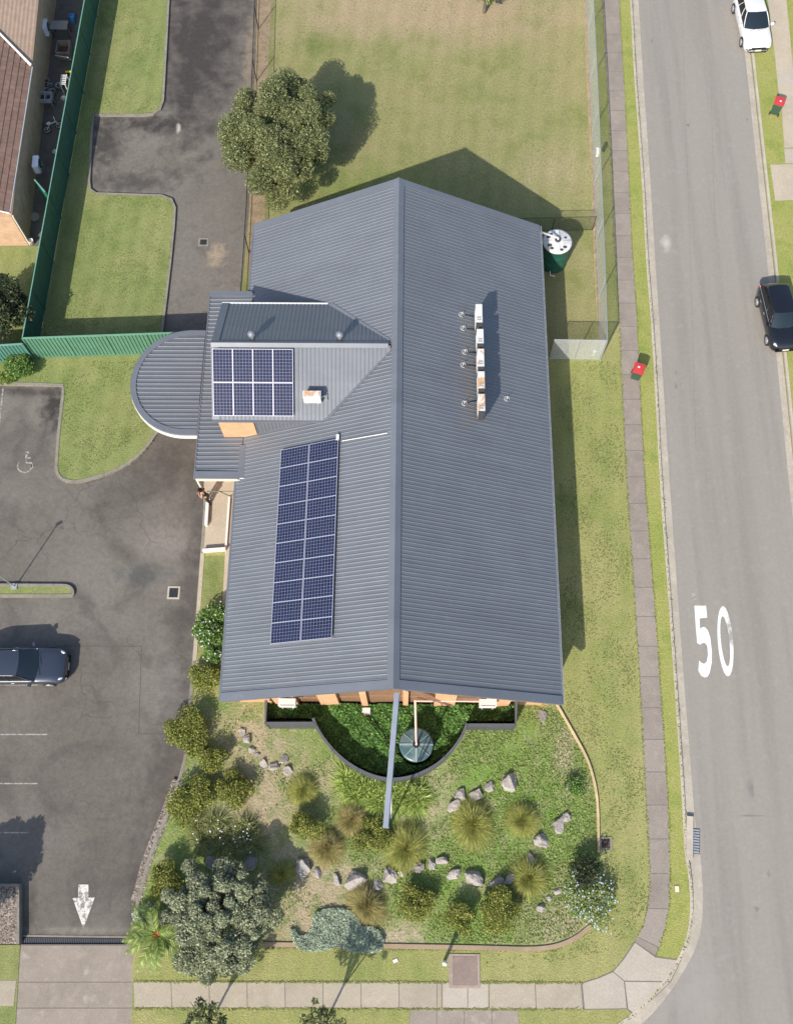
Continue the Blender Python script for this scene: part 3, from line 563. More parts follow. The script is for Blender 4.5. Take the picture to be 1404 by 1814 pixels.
# wing gable
WXW, WYC, WHE, WEH = -9.03, 16.82, 5.2, 3.32
WS_ = (HR-WHE)/WEH
def wing(side):
    m = MB(); vs = []; fs = []; prof = ribs(WXW+.3, -.25, .203)
    nrm = Vector((0, (HR-WHE)*side, WEH)).normalized()
    def zb(x): return zmain(x)
    for s_, h in prof:
        dy = min(WEH, max(0.02, (HR-zb(s_))/WS_-.03)); a = Vector((s_, WYC+side*.05, HR-.05*WS_))+nrm*h; b = Vector((s_, WYC+side*dy, HR-dy*WS_))+nrm*h
        vs += [a, b]
    for i in range(len(prof)-1): fs.append((2*i, 2*i+1, 2*i+3, 2*i+2) if side < 0 else (2*i, 2*i+2, 2*i+3, 2*i+1))
    return m.add(vs, fs)
w1 = wing(1).build('wing_roof', K_roof, bld); w2 = wing(-1).build('wing_roof', K_roof, bld)
w1['label'] = 'north slope of the wing roof with two vents'; w2['label'] = 'south slope of the wing roof with eight solar panels'
m = MB()
for sd in (1, -1):
    P = [(WXW-.02, WYC, HR+.075), (WXW-.02, WYC+sd*.18, HR-.18*WS_+.05), (-.35, WYC+sd*.18, HR-.18*WS_+.05), (-.35, WYC, HR+.075)]; slab(m, P if sd < 0 else P[::-1], .012)
m.build('wing_ridge_capping', K_cap, bld)
m = MB()
for sd in (1, -1):
    P = [(WXW-.02, WYC, HR+.05), (WXW-.02, WYC+sd*WEH, WHE+.05), (WXW+.36, WYC+sd*WEH, WHE+.05), (WXW+.36, WYC, HR+.05)]; slab(m, P if sd < 0 else P[::-1], .05)
    P = [(WXW-.02, WYC, HR), (WXW-.02, WYC+sd*WEH, WHE), (WXW+.01, WYC+sd*WEH, WHE), (WXW+.01, WYC, HR)]; slab(m, P if sd < 0 else P[::-1], .2)
m.build('wing_barge_capping', K_cap, bld)
m = MB(); m.box((-6.3, WYC+WEH+.05, WHE-.05), (5.5, .1, .09)); m.build('wing_gutter', K_pipe, bld)
m = MB(); m.box((-6.3, WYC-WEH-.05, WHE-.05), (5.5, .1, .09)); m.build('wing_gutter', K_cap, bld)
# valley flashings
for sd in (1, -1):
    m = MB(); x0 = -3.45; a = Vector((x0, WYC+sd*WEH, zmain(x0)+.045)); b = Vector((-.4, WYC+sd*.35, zmain(-.4)+.045)); d = Vector((.16, 0, 0))
    P = [a-d, b-d, b+d, a+d]; P[0].z = zmain(P[0].x)+.045; P[1].z = zmain(P[1].x)+.045; P[2].z = zmain(P[2].x)+.045; P[3].z = zmain(P[3].x)+.045
    slab(m, P if sd < 0 else P[::-1], .01); m.build('valley_flashing', K_cap, bld)
# wing walls: orange south wall showing over the low roof, steel clad beyond
m = MB(); yw = WYC-WEH+.1; m.box((-7.95, yw, (WHE+2.9)/2), (1.75, .14, WHE-2.9-.1)); m.build('wall', K_wall, bld)
m = MB(); prof = ribs(-7.07, -3.5, .19); vs = []
for s_, h in prof: vs += [(s_, yw-h*1.5, 3.0), (s_, yw-h*1.5, WHE+.0)]
m.add(vs, [(2*i, 2*i+2, 2*i+3, 2*i+1) for i in range(len(prof)-1)]); m.build('cladding', K_roof, bld)
MB().box((-8.82, WYC, 3.9), (.14, 2*WEH-.9, 2.4)).build('wall', K_wall, bld); MB().box((-6.2, WYC+WEH-.42, 3.9), (5.2, .14, 2.3)).build('wall', K_wall, bld)
# low flat roof along the west side (ribs run east-west)
FX0, FX1, FY0, FY1, FZ = -10.2, -7.85, 11.22, 22.2, 3.1
m = MB(); prof = ribs(FY0+.38, FY1-.1, .245, .05, .022, .04); vs = []
for s_, h in prof: vs += [(FX0, s_, FZ-.1+h), (FX1, s_, FZ+.0+h)]
m.add(vs, [(2*i, 2*i+1, 2*i+3, 2*i+2) for i in range(len(prof)-1)]); m.build('porch_roof', K_roof, bld)
m = MB(); m.box(((FX0+FX1)/2, FY0+.17, FZ-.0), (FX1-FX0, .4, .09)); m.box((FX0-.02, (FY0+FY1)/2, FZ-.13), (.06, FY1-FY0, .14)); m.box(((FX0+FX1)/2, FY1-.12, FZ), (FX1-FX0, .3, .08))
m.box((FX1+.02, 12.1, FZ+.03), (.3, 1.9, .06)); m.build('porch_flashing', K_cap, bld)
m = MB(); m.box(((FX0+FX1)/2+.05, FY0-.05, FZ-.1), (FX1-FX0-.1, .07, .16)); m.build('porch_fascia', K_cream, bld)
m = MB(); m.box((FX1+.16, FY0-.02, FZ+.06), (.35, .05, .03)); m.build('flashing_end', K_pipe, bld)
m = MB(); m.box((-9.5, 16.9, 1.4), (1.2, 9.2, 2.8)); m.build('wall', K_wall, bld)
MB().box((FX0+.08, FY0+.05, 1.5), (.09, .09, 3.)).build('porch_post', K_cream, bld); MB().box((-8.2, FY0+.1, 1.5), (.05, .05, 3.)).build('porch_post', simple('olive_post', (.16, .17, .12), .6), bld)
m = MB(); m.tube([(-8.75, FY0+.05, .3), (-8.0, FY0+.05, 2.6)], .03, 6); m.tube([(-8.75, FY0+.05, .3), (-9.3, FY0+.05, 1.2)], .03, 6); m.tube([(-9.95, FY0+.1, 1.0), (-7.9, FY0+.1, 1.0)], .025, 6)
m.build('porch_brace', simple('olive_rail', (.16, .17, .12), .6), bld)
# round porch roof
RC, RR, RZ = (-10.98, 16.82), 3.05, 2.86
m = MB(); prof = ribs(RC[1]-RR+.3, RC[1]+RR-.3, .25, .05, .022, .04); vs = []
for s_, h in prof:
    dd = math.sqrt(max(0, (RR-.22)**2-(s_-RC[1])**2)); vs += [(RC[0]-dd, s_, RZ+h), (FX0-.12, s_, RZ+.02+h)]
m.add(vs, [(2*i, 2*i+1, 2*i+3, 2*i+2) for i in range(len(prof)-1)]); m.build('round_porch_roof', K_roof, bld)
arc = [(FX0-.1, RC[1]-RR)]+[(RC[0]+RR*math.cos(t), RC[1]+RR*math.sin(t)) for t in np.linspace(-math.pi/2, -3*math.pi/2, 40)]+[(FX0-.1, RC[1]+RR)]
MB().strip(arc, .3, RZ-.16, RZ+.06, off=-.12).build('round_porch_gutter', K_cap, bld)
arc2 = [(FX0-.1, RC[1]-RR)]+[(RC[0]+RR*math.cos(t), RC[1]+RR*math.sin(t)) for t in np.linspace(-math.pi/2, -math.pi*.98, 24)]
MB().strip(arc2, .05, RZ-.42, RZ-.12, off=.04).build('round_porch_fascia', K_whitep, bld)
for a in (200, 160, 110): MB().tube([(RC[0]+2.6*math.cos(R_(a)), RC[1]+2.6*math.sin(R_(a)), -.1), (RC[0]+2.6*math.cos(R_(a)), RC[1]+2.6*math.sin(R_(a)), RZ)], .07, 10).build('round_porch_post', K_whitep, bld)
# roof fin beam reaching south from the gable, with its post
a = g(703, 1228, 6.5); b = g(683, 1467, 6.5); d = (b-a).normalized(); ps = b-d*.25; pb = Vector((ps.x, ps.y, 0))
t = thing('ridge_beam', 'long blue-grey steel beam reaching from the gable over the courtyard onto a post', 'beam', (pb.x, pb.y, 0))
def loc(m_): return m_
def rel(m_, root):
    o = Vector(root.location); m_.v = [tuple(Vector(v)-o) for v in m_.v]; return m_
rz = math.atan2(d.y, d.x); mid = (a+b)/2
rel(MB().box(mid, ((b-a).length, .2, .3), rz), t).build('beam', K_beam, t)
rel(MB().box(mid-Vector((0, 0, .17)), ((b-a).length, .26, .02), rz), t).build('flange', K_beam, t)
rel(MB().tube([(ps.x, ps.y, 0), (ps.x, ps.y, 6.3)], .06, 10), t).build('post', K_beam, t)
q = a.lerp(b, .74); rel(MB().tube([(q.x+.1, q.y, 6.3), (pb.x+.16, pb.y+.3, 3.2)], .03, 6), t).build('brace', K_whitep, t)

# ------------------------------------------------------------------ solar panels
C_cell = M('solar_cells', (.007, .01, .035), .2, spec=.6, coord='obj')
def cellmat():
    m = C_cell; tc = m.n('ShaderNodeTexCoord'); sp = m.n('ShaderNodeSeparateXYZ'); m.l(tc.outputs['Object'], sp.inputs[0]); f = []
    for ax, ofs in ((0, 0), (1, .0)):
        a = m.n('ShaderNodeMath'); a.operation = 'MULTIPLY_ADD'; a.inputs[1].default_value = 1/.158; a.inputs[2].default_value = 100.0; m.l(sp.outputs[ax], a.inputs[0])
        b = m.n('ShaderNodeMath'); b.operation = 'FRACT'; m.l(a.outputs[0], b.inputs[0])
        c = m.n('ShaderNodeMath'); c.operation = 'SUBTRACT'; c.inputs[1].default_value = .5; m.l(b.outputs[0], c.inputs[0])
        d = m.n('ShaderNodeMath'); d.operation = 'ABSOLUTE'; m.l(c.outputs[0], d.inputs[0])
        e = m.n('ShaderNodeMath'); e.operation = 'GREATER_THAN'; e.inputs[1].default_value = .458; m.l(d.outputs[0], e.inputs[0]); f.append(e.outputs[0])
    mx = m.n('ShaderNodeMath'); mx.operation = 'MAXIMUM'; m.l(f[0], mx.inputs[0]); m.l(f[1], mx.inputs[1])
    m.layer(4, (.05, .05, .06), .25, 6, .5, .7); m.layer(1.2, (.01, .014, .05), .7, 3); m.mix(mx.outputs[0], (.22, .24, .34), .9)
cellmat()
def make_panel():
    t = thing('solar_panel', 'x', 'solar panel', (0, 0, 0)); L_, W_ = 1.63, .985
    MB().box((0, 0, .02), (L_-.03, W_-.03, .03)).build('glass', C_cell, t)
    m = MB(); k = .022
    m.box((0, W_/2-k/2, .02), (L_, k, .042)); m.box((0, -W_/2+k/2, .02), (L_, k, .042)); m.box((L_/2-k/2, 0, .0199), (k, W_-2*k, .0418)); m.box((-L_/2+k/2, 0, .0199), (k, W_-2*k, .0418))
    m.build('frame', simple('alu_frame', (.5, .5, .58), .4, .4, .05), t)
    MB().box((-.45, 0, -.04), (.04, W_+.02, .05)).build('rail', K_galv, t); MB().box((.45, 0, -.04), (.04, W_+.02, .05)).build('rail', K_galv, t)
    return t
pan = make_panel(); used = [False]
def place_panel(P, M3, label, group):
    o = pan if not used[0] else dup(pan, (0, 0, 0)); used[0] = True
    o.location = P; o.rotation_euler = M3.to_euler(); o['label'] = label; o['group'] = group
ordn = ['first', 'second', 'third', 'fourth', 'fifth', 'sixth', 'seventh', 'eighth', 'ninth', 'tenth']
# long array: 2 columns x 10 rows on the west slope
slW = (HR-HE)/(HWW+RIDX); ux = Vector((1, 0, slW)).normalized(); uy = Vector((0, 1, 0)); uz = ux.cross(uy)
Mw = Matrix((ux, uy, uz)).transposed()
y0, y1 = 2.45, 12.28; pit = (y1-y0)/10
for r in range(10):
    for c in range(2):
        s_ = -5.62+.74+c*1.49; yy = y1-(r+.5)*pit
        P = Vector((s_, yy, zmain(s_)))+uz*.14
        place_panel(P, Mw, f"dark solar panel, {'left' if c == 0 else 'right'} column, {ordn[r]} from the top of the long array", 'solar panels of the long array on the west roof slope')
# square array: 4 x 2 on the wing's south slope
sy = Vector((0, 1, WS_)).normalized(); sx_ = Vector((1, 0, 0)); sz = sx_.cross(sy); Mp = Matrix((sy, -sx_, sz)).transposed()
pa = g(378.5, 613, HR-.2); pb_ = g(520, 613, HR-.2); px0, px1 = pa.x, pb_.x; pt = (px1-px0)/4
for r in range(2):
    for c in range(4):
        dd = .28+.8+r*1.64; ddy = dd*sy.y; P = Vector((px0+(c+.5)*pt, WYC-ddy, HR-dd*sy.z))+sz*.14
        place_panel(P, Mp, f"solar panel, {ordn[c]} from the left, {'upper' if r == 0 else 'lower'} row of the square wing array", 'solar panels of the square array on the wing roof')
# isolators and conduits
def onroof(px, py, dz=0):
    z = 5.
    for _ in range(30): p = g(px, py, z); z = zmain(p.x)+dz
    return g(px, py, z)
p = onroof(598, 776, .1); t = thing('isolator_box', 'small white isolator box at the upper corner of the long solar array', 'electrical box', p)
MB().box((0, 0, .05), (.14, .3, .12)).build('case', K_pipe, t); MB().tube([(0, .15, .05), (0, .3, .02)], .02, 6).build('gland', K_galv, t)
c0, c1 = onroof(606, 781, .06), onroof(686, 767, .06)
tag(MB().tube([c0, c1], .022, 6).build('conduit', K_pipe, origin=c0), 'thin white conduit running from the long solar array to the ridge', 'conduit')
p = g(526, 620, 6.5); t = thing('isolator_box', 'small white isolator box with bent conduit beside the square solar array', 'electrical box', (p.x, p.y, 6.55))
MB().box((0, 0, .05), (.24, .15, .1)).build('case', K_pipe, t); MB().tube([(.1, 0, .05), (.3, .02, .05), (.4, .2, .16), (.42, .3, .2)], .025, 6).build('conduit', K_pipe, t)
# roof vents on the wing's north slope
for i, (px, lab) in enumerate([(446, 'round grey roof vent above the square solar array'), (602, 'round grey roof vent near the main ridge on the wing')]):
    yy = WYC+.42; p = g(px, 600, HR); t = thing('roof_vent', lab, 'roof vent', (p.x, yy, HR-.42*WS_), group='round vents on the wing roof')
    MB().lathe((0, 0, 0), [(.13, -.05), (.12, .3)], 16).build('neck', K_roof, t, True)
    MB().lathe((0, 0, .3), [(.14, 0), (.19, .06), (.2, .14), (.15, .24), (.06, .29), (.01, .3)], 20).build('cowl', simple('cowl_steel', (.2, .215, .245), .5, .2, .1), t, True)
# small pipes through the east roof slope
for i, (px, py, lab) in enumerate([(817, 558, 'beside the northernmost rooftop air conditioner'), (820, 582, 'second from the top beside the rooftop air conditioners'), (823, 624, 'beside the middle rooftop air conditioner'), (820, 647, 'second from the bottom beside the rooftop air conditioners'), (822, 715, 'beside the southernmost rooftop air conditioner'), (897, 707, 'alone on the east slope near the eave')]):
    p = onroof(px, py, 0); t = thing('vent_pipe', 'small white roof pipe '+lab, 'pipe', p, group='small white pipes through the east roof')
    ring = [(.13*math.cos(a), .13*math.sin(a), .03+.05*math.cos(a)*-1) for a in np.linspace(0, 5.2, 12)]
    MB().tube(ring, .012, 6).build('collar', K_pipe, t); MB().tube([(0, 0, -.05), (0, 0, .2), (.08, .02, .26)], .02, 8).build('pipe', K_pipe, t)
    if i < 5:
        q = Vector((.75 if px < 830 else 0, .1 if i != 4 else .35, -.75*.5+.05)); MB().tube([(0, 0, .02), q*.5+Vector((0, 0, .04)), q], .018, 5).build('cable', K_black, t)

# ------------------------------------------------------------------ air conditioners
def make_ac(W_=.95, D_=.34, H_=.72, casing=None, stand=0, badge=True):
    t = thing('air_conditioner', 'x', 'air conditioner'); cs = casing or K_ac
    m = MB(); m.box((0, 0, stand+H_/2), (D_, W_, H_)); m.box((0, 0, stand+H_+.012), (D_+.03, W_+.03, .03)); m.build('casing', cs, t)
    m = MB(); m.lathe((0, 0, 0), [(.27, 0), (.28, .015), (.05, .02)], 24); m.v = [(D_/2+v[2], v[0]+.1, stand+H_/2+v[1]) for v in m.v]; m.build('fan_grille', K_frame, t)
    m = MB()
    for k in range(6): m.box((-D_/2-.005, 0, stand+.1+k*.1), (.012, W_*.85, .03))
    m.build('louvre', simple('ac_louvre', (.55, .55, .53), .6), t)
    m = MB(); m.box((0, W_*.32, stand-.02), (D_+.12, .05, .05)); m.box((0, -W_*.32, stand-.02), (D_+.12, .05, .05))
    if stand > .1:
        for sx in (-1, 1):
            for sy_ in (-1, 1): m.box((sx*(D_/2+.02), sy_*W_*.32, stand/2-.1), (.04, .04, stand+.25))
    m.box((0, 0, stand-.02), (.05, W_*.64, .04)); m.build('stand', K_galv if stand < .1 else K_frame, t)
    return t
acs = [(848, 537, 575, K_ac, 'clean white rooftop air conditioner, northernmost of the row of five'), (850, 581, 612, K_ac, 'clean white rooftop air conditioner, second from the top of the row of five'), (851, 616, 653, K_acr, 'rust stained rooftop air conditioner in the middle of the row of five'), (852, 656, 692, K_acr, 'rust stained rooftop air conditioner, second from the bottom of the row of five'), (852.5, 696, 732, K_acr, 'orange topped rooftop air conditioner, southernmost of the row of five')]
for (px, ya, yb_, ca, lab) in acs:
    zt = 5.95; A, B = g(px, ya, zt), g(px, yb_, zt); ln = abs(A.y-B.y)-.14; x, y = (A.x+B.x)/2, (A.y+B.y)/2; zr = zmain(x)
    t = make_ac(ln, .31, .8, ca, zt-.83-zr); t.location = (x, y, zr); t['label'] = lab; t['group'] = 'air conditioners on the east roof slope'
    m = MB()
    for k in range(2): m.box((0, -ln*.3+k*.13, zt-zr+.008), (.2, .07, .01))
    m.build('vent_slot', simple('grey_slot', (.3, .3, .3), .7), t)
    MB().box((0, -ln/2-.035, zt-zr-.4), (.3, .05, .8)).build('gap_shade_panel', simple('gap_shade_dark', (.05, .05, .055), .7), t)  # dark end panel added to paint the shaded gap between units
    MB().box((0, -ln/2-.0, zt-zr+.009), (.33, .07, .012)).build('gap_shade_strip', simple('gap_shade_dark', (.05, .05, .055), .7), t)  # dark strip carries the painted gap shade over the top
p = g(553, 703, 6.1); t = make_ac(.85, .34, .62, K_ac, .08); t.location = (p.x, p.y, HR-(WYC-p.y)*WS_+.03); t.rotation_euler = (0, 0, R_(90)); t['label'] = 'white air conditioner with orange rust on the wing roof beside the square array'
MB().box((.02, 0, .735), (.3, .8, .02)).build('rust_top', K_acr, t); MB().tube([(.05, -.44, .3), (.1, -.62, .35), (.0, -.7, .1), (.05, -.6, -.05)], .03, 6).build('pipe', K_galv, t)
for (px, py, z, lab, stn) in [(508, 1244, 3.3, 'white air conditioner on the south wall near its left end', 0), (864, 1245, 3.3, 'white air conditioner on the south wall near its right end', 0), (641, 1260, .9, 'grey-white air conditioner on the ground against the south wall in the courtyard', .1)]:
    p = g(px, py, z); t = make_ac(.78, .32, .55, K_ac, .06); t.rotation_euler = (0, 0, R_(90)); t.location = (p.x, min(p.y, -.02), z-.62); t['label'] = lab
    if z > 2: MB().box((.15, 0, -.03), (.5, .7, .03)).build('bracket', K_galv, t)

# ------------------------------------------------------------------ tanks
p = g(978, 463, 0); tz = 1.95
t = thing('water_tank', 'round green water tank with white lid beside the north-east corner of the hall', 'water tank', (p.x, p.y, 0)); tr = .79
MB().lathe((0, 0, 0), [(tr+.04, 0), (tr, .05), (tr, .5), (tr+.02, .55), (tr, .6), (tr, 1.1), (tr+.02, 1.15), (tr, 1.2), (tr, tz-.08), (tr+.03, tz-.04)], 48).build('shell', K_tank, t, True)
MB().lathe((0, 0, 0), [(tr+.04, tz-.06), (tr+.04, tz), (tr-.05, tz+.03), (.15, tz+.14), (.02, tz+.15)], 48).build('lid', K_lid, t, True)
m = MB(); m.box((0, 0, tz+.12), (.2, 1.35, .03)); m.build('lid_rib', K_lid, t); m = MB()
for a in (0, 90, 180, 270): m.box((.4*math.cos(R_(a)), .4*math.sin(R_(a)), tz+.095), (.72, .025, .03), R_(a))
m.build('lid_seam', K_galv, t)
for (x, y, s_) in [(-.35, .45, .1), (.45, .2, .09), (.4, -.42, .12), (.2, -.6, .11), (-.45, -.3, .14), (-.35, -.5, .12), (.1, .1, .07), (-.5, .25, .12)]:
    MB().lathe((x, y, tz+.05+.1*(1-math.hypot(x, y)/tr)), [(s_, 0), (s_*.9, .012), (.01, .015)], 10, 1, .8).build('leaf_litter', K_debris, t)
MB().lathe((0, 0, tz+.14), [(.17, 0), (.17, .08), (.14, .09), (.02, .085)], 20).build('strainer', K_frame, t)
MB().tube([(HWE+.02-p.x, 0, HE-.1), (-.1, 0, tz+.38), (0, 0, tz+.34), (0, 0, tz+.12)], .055, 10).build('inlet_pipe', K_pipe, t, True)
MB().tube([(-.2, -tr, .15), (-.2, -tr-.25, .12), (.1, -tr-.3, .1)], .03, 8).build('outlet', K_pipe, t)
p = g(736, 1327, 0); tr = .78; tz = 1.85
t = thing('water_tank', 'round dark green water tank with glassy pale segmented lid inside the curved courtyard', 'water tank', (p.x, p.y, 0))
MB().lathe((0, 0, 0), [(tr, 0), (tr, tz-.05), (tr+.03, tz)], 48).build('shell', simple('dark_tank', (.03, .06, .06), .4), t, True)
MB().lathe((0, 0, 0), [(tr+.02, tz-.02), (tr+.02, tz+.02), (tr-.06, tz+.04), (.12, tz+.14), (.02, tz+.14)], 48).build('lid', K_lid2, t, True)
m = MB()
for a in (0, 90, 180, 270, 40, 140, 320, 225): m.box((.45*math.cos(R_(a)), .45*math.sin(R_(a)), tz+.1), (.7, .03 if a % 90 else .09, .03), R_(a), ry=.13)
m.build('lid_rib', simple('rib_green', (.2, .3, .29), .5), t); MB().lathe((0, 0, tz+.12), [(.17, 0), (.17, .06), (.02, .07)], 20).build('strainer', K_black, t)
q = g(735, 1246, 2.6); MB().tube([(0, 0, tz+.1), (0, 0, tz+.5), (0, .08, tz+.56), (q.x-p.x, .18-p.y, 2.6)], .055, 10).build('inlet_pipe', K_copper, t, True)
MB().tube([(q.x-p.x, .14-p.y, 2.65), (3.4, .14-p.y, 2.75)], .045, 8).build('wall_pipe', K_copper, t)

# ------------------------------------------------------------------ fences
def sheet_fence(name, p0, p1, h, label, npan, mat, cap, pitch=.19, depth=.03, capw=.07, capcol=None):
    p0, p1 = Vector((p0[0], p0[1], 0)), Vector((p1[0], p1[1], 0)); d = (p1-p0); L_ = d.length; d.normalize(); n = Vector((-d.y, d.x, 0))
    t = thing(name, label, 'fence', p0)
    for k in range(npan):
        a0, a1 = k*L_/npan, (k+1)*L_/npan; prof = ribs(a0, a1, pitch, .055, .03, depth); vs = []
        for s_, hh in prof: q = d*s_+n*(hh-depth/2); vs += [q+Vector((0, 0, .03)), q+Vector((0, 0, h-.02))]
        MB().add(vs, [(2*i, 2*i+2, 2*i+3, 2*i+1) for i in range(len(prof)-1)]).build('panel', mat, t)
    rz = math.atan2(d.y, d.x)
    for k in range(npan+1): c = d*(k*L_/npan); MB().box((c.x, c.y, h/2), (.07, .09, h), rz).build('post', mat, t)
    c = d*L_/2; MB().box((c.x, c.y, h), (L_, capw, .05), rz).build('top_rail', cap, t); MB().box((c.x, c.y, .08), (L_, capw*.8, .06), rz).build('bottom_rail', mat, t)
    return t
FH = 2.2
fc = g(65, 634); ftop = g(177, 0); dn = (ftop-fc).normalized(); fN = ftop+dn*8
sheet_fence('sheet_fence', fc, fN, FH, 'tall dark green steel fence between the neighbour house and the lawns', 11, K_green, K_greenl, .19, .02, .05)
sheet_fence('sheet_fence', fc, g(345, 624), FH, 'bright green ribbed steel fence running from the corner to the round porch', 4, M('bright_green_sheet', (.1, .235, .16), .45, .1).grain(1.4, .88, 1.12, 5).m, simple('bright_green_cap', (.14, .3, .21), .45, 0, .08), .2, .045, .09)
sheet_fence('sheet_fence', g(-130, 650), fc+Vector((-.1, -.15, 0)), 1.85, 'lower blue-green steel fence at the left edge above the hedge', 2, M('teal_sheet', (.085, .22, .18), .45, .1).m, simple('teal_cap', (.14, .3, .25), .45, 0, .08), .2, .045, .09)
sheet_fence('side_gate', g(79, 351), g(97, 372), 1.7, 'green steel cross fence closing the neighbour side yard', 1, M('gate_green', (.06, .23, .15), .45, .1).m, K_greenl, .19, .03)
# charcoal courtyard fence
ctop = 1.85
cf = gp([(471, 1240), (470, 1281), (556, 1281)], ctop); cv = smooth_path(gp([(554, 1272), (562, 1292), (580, 1318), (604, 1343), (630, 1361), (660, 1375), (690, 1381), (722, 1378), (752, 1367), (780, 1350), (803, 1326), (818, 1304), (827, 1281)], ctop), 2); cr = gp([(827, 1284), (913, 1284), (914, 1240)], ctop)
t = thing('courtyard_fence', 'charcoal steel courtyard fence with square ends and a semicircular middle', 'fence', (cv[0].x, cv[0].y, 0))
o_ = Vector(t.location)
for nm, pth, wd in (('left_return', cf, .1), ('curved_wall', cv, .1), ('right_return', cr, .1)):
    rel(MB().strip(pth, .05, 0, ctop-.04), t).build(nm.replace('left_', 'square_').replace('right_', 'square_'), K_dfence, t)
    rel(MB().strip(pth, .13, ctop-.04, ctop), t).build('top_cap', K_dfcap, t)
for p in [cf[1], cf[2], cr[0], cr[1]]+cv[4::7]: rel(MB().box((p.x, p.y, ctop/2), (.09, .09, ctop+.02)), t).build('post', K_dfence, t)
# woven wire fences
def wiremat(name, c, cover, dens):
    m = M(name, c, .5, .4); tc = m.n('ShaderNodeTexCoord'); sp = m.n('ShaderNodeSeparateXYZ'); m.l(tc.outputs['Object'], sp.inputs[0]); hy = m.n('ShaderNodeMath'); m.l(sp.outputs[0], hy.inputs[0]); m.l(sp.outputs[1], hy.inputs[1])
    fs = []
    for s_ in (1, -1):
        a = m.n('ShaderNodeMath'); a.operation = 'MULTIPLY_ADD'; a.inputs[1].default_value = s_; m.l(sp.outputs[2], a.inputs[0]); m.l(hy.outputs[0], a.inputs[2])
        b = m.n('ShaderNodeMath'); b.operation = 'MULTIPLY'; b.inputs[1].default_value = dens; m.l(a.outputs[0], b.inputs[0])
        f = m.n('ShaderNodeMath'); f.operation = 'FRACT'; m.l(b.outputs[0], f.inputs[0]); c_ = m.n('ShaderNodeMath'); c_.operation = 'LESS_THAN'; c_.inputs[1].default_value = cover; m.l(f.outputs[0], c_.inputs[0]); fs.append(c_.outputs[0])
    mx = m.n('ShaderNodeMath'); mx.operation = 'MAXIMUM'; m.l(fs[0], mx.inputs[0]); m.l(fs[1], mx.inputs[1])
    m.l(mx.outputs[0], m.b.inputs['Alpha']); return m
W_galv = wiremat('galvanised_wire_mesh', (.8, .83, .86), .26, 14); W_black = wiremat('black_wire_mesh', (.02, .02, .022), .12, 10)
def wire_fence(path, h, label, posts, wm, pm, pr=.03, cat='fence', tops=True):
    path = [Vector((p[0], p[1], 0)) for p in path]; t = thing('wire_fence', label, cat, path[0]); o_ = path[0]
    vs = []; fs = []
    for p in path: q = p-o_; vs += [(q.x, q.y, .03), (q.x, q.y, h-.03)]
    for i in range(len(path)-1): fs.append((2*i, 2*i+2, 2*i+3, 2*i+1))
    MB().add(vs, fs).build('mesh_panel', wm, t)
    cum = [0]
    for i in range(1, len(path)): cum.append(cum[-1]+(path[i]-path[i-1]).length)
    for k in range(posts+1):
        s_ = cum[-1]*k/posts
        for i in range(1, len(cum)):
            if s_ <= cum[i]+1e-6: p = path[i-1].lerp(path[i], (s_-cum[i-1])/(cum[i]-cum[i-1]))-o_; break
        MB().tube([(p.x, p.y, 0), (p.x, p.y, h+.03)], pr, 8).build('post', pm, t)
    MB().tube([(p-o_)+Vector((0, 0, h)) for p in path], pr*.75, 8).build('top_rail', pm, t); MB().tube([(p-o_)+Vector((0, 0, .05)) for p in path], pr*.4, 6).build('bottom_rail', pm, t)
    return t
K_rail = simple('weathered_rail', (.36, .38, .38), .5, .3)
tf = wire_fence(gp([(1028, -180), (1037, 0), (1043, 120), (1049, 260), (1054, 400), (1058, 500), (1062, 638)]), 2.16, 'tall galvanised wire mesh fence between the yard and the footpath', 9, W_galv, K_galv)
wire_fence(gp([(1060.5, 637), (972, 636)]), 2.16, 'short galvanised wire mesh fence joining the hall to the corner post', 2, W_galv, K_galv)
wire_fence(gp([(1048, 408), (905, 411)]), 1.3, 'short black mesh fence behind the white lidded tank', 2, W_black, K_black, .022)
wire_fence(gp([(463, -120), (458, 40), (455, 130), (449, 300), (444, 400), (438, 500), (434, 560)]), 1.8, 'black wire mesh fence along the right edge of the driveway', 7, W_black, K_black, .03)
p = g(1057, 265, 1.6); t = thing('fence_sign', 'small cream meter box fixed on the tall mesh fence', 'meter box', (p.x+.08, p.y, 1.35)); MB().box((0, 0, 0), (.16, .3, .4)).build('case', K_cream, t); MB().box((0, 0, .21), (.22, .36, .03)).build('hood', K_whitep, t)
p = g(1052, 624, .4); t = thing('ground_tap', 'small white tap fitting on the ground inside the mesh fence corner', 'tap', (p.x, p.y, 0)); MB().tube([(0, 0, 0), (0, 0, .45), (.1, 0, .5)], .035, 8).build('pipe', K_whitep, t); MB().lathe((0, 0, .48), [(.09, 0), (.1, .05), (.02, .08)], 10).build('handle', K_whitep, t)

# ------------------------------------------------------------------ neighbour house
hz = 2.75
h = thing('neighbour_house', 'tan brick neighbour house with brown tiled roof at the upper left edge', 'house', g(52, 434))
ho = Vector(h.location)
wb = [g(51, 435), g(93, -10), g(130, -260)]
wallp = [wb[0], wb[2], wb[2]+Vector((-9, 0, 0)), g(-200, 437)]
rel(MB().prism(wallp, 0, hz-.05), h).build('wall', K_tan, h)
ea, eb = g(17, 378, hz), g(57, 118, hz); dE = (eb-ea).normalized(); nE = Vector((-dE.y, dE.x, 0)); 
SLP = .42
def rp_(s_, u, dz=0): q = ea+dE*s_+nE*u; return Vector((q.x, q.y, hz+u*SLP+dz))
LA = (eb-ea).length
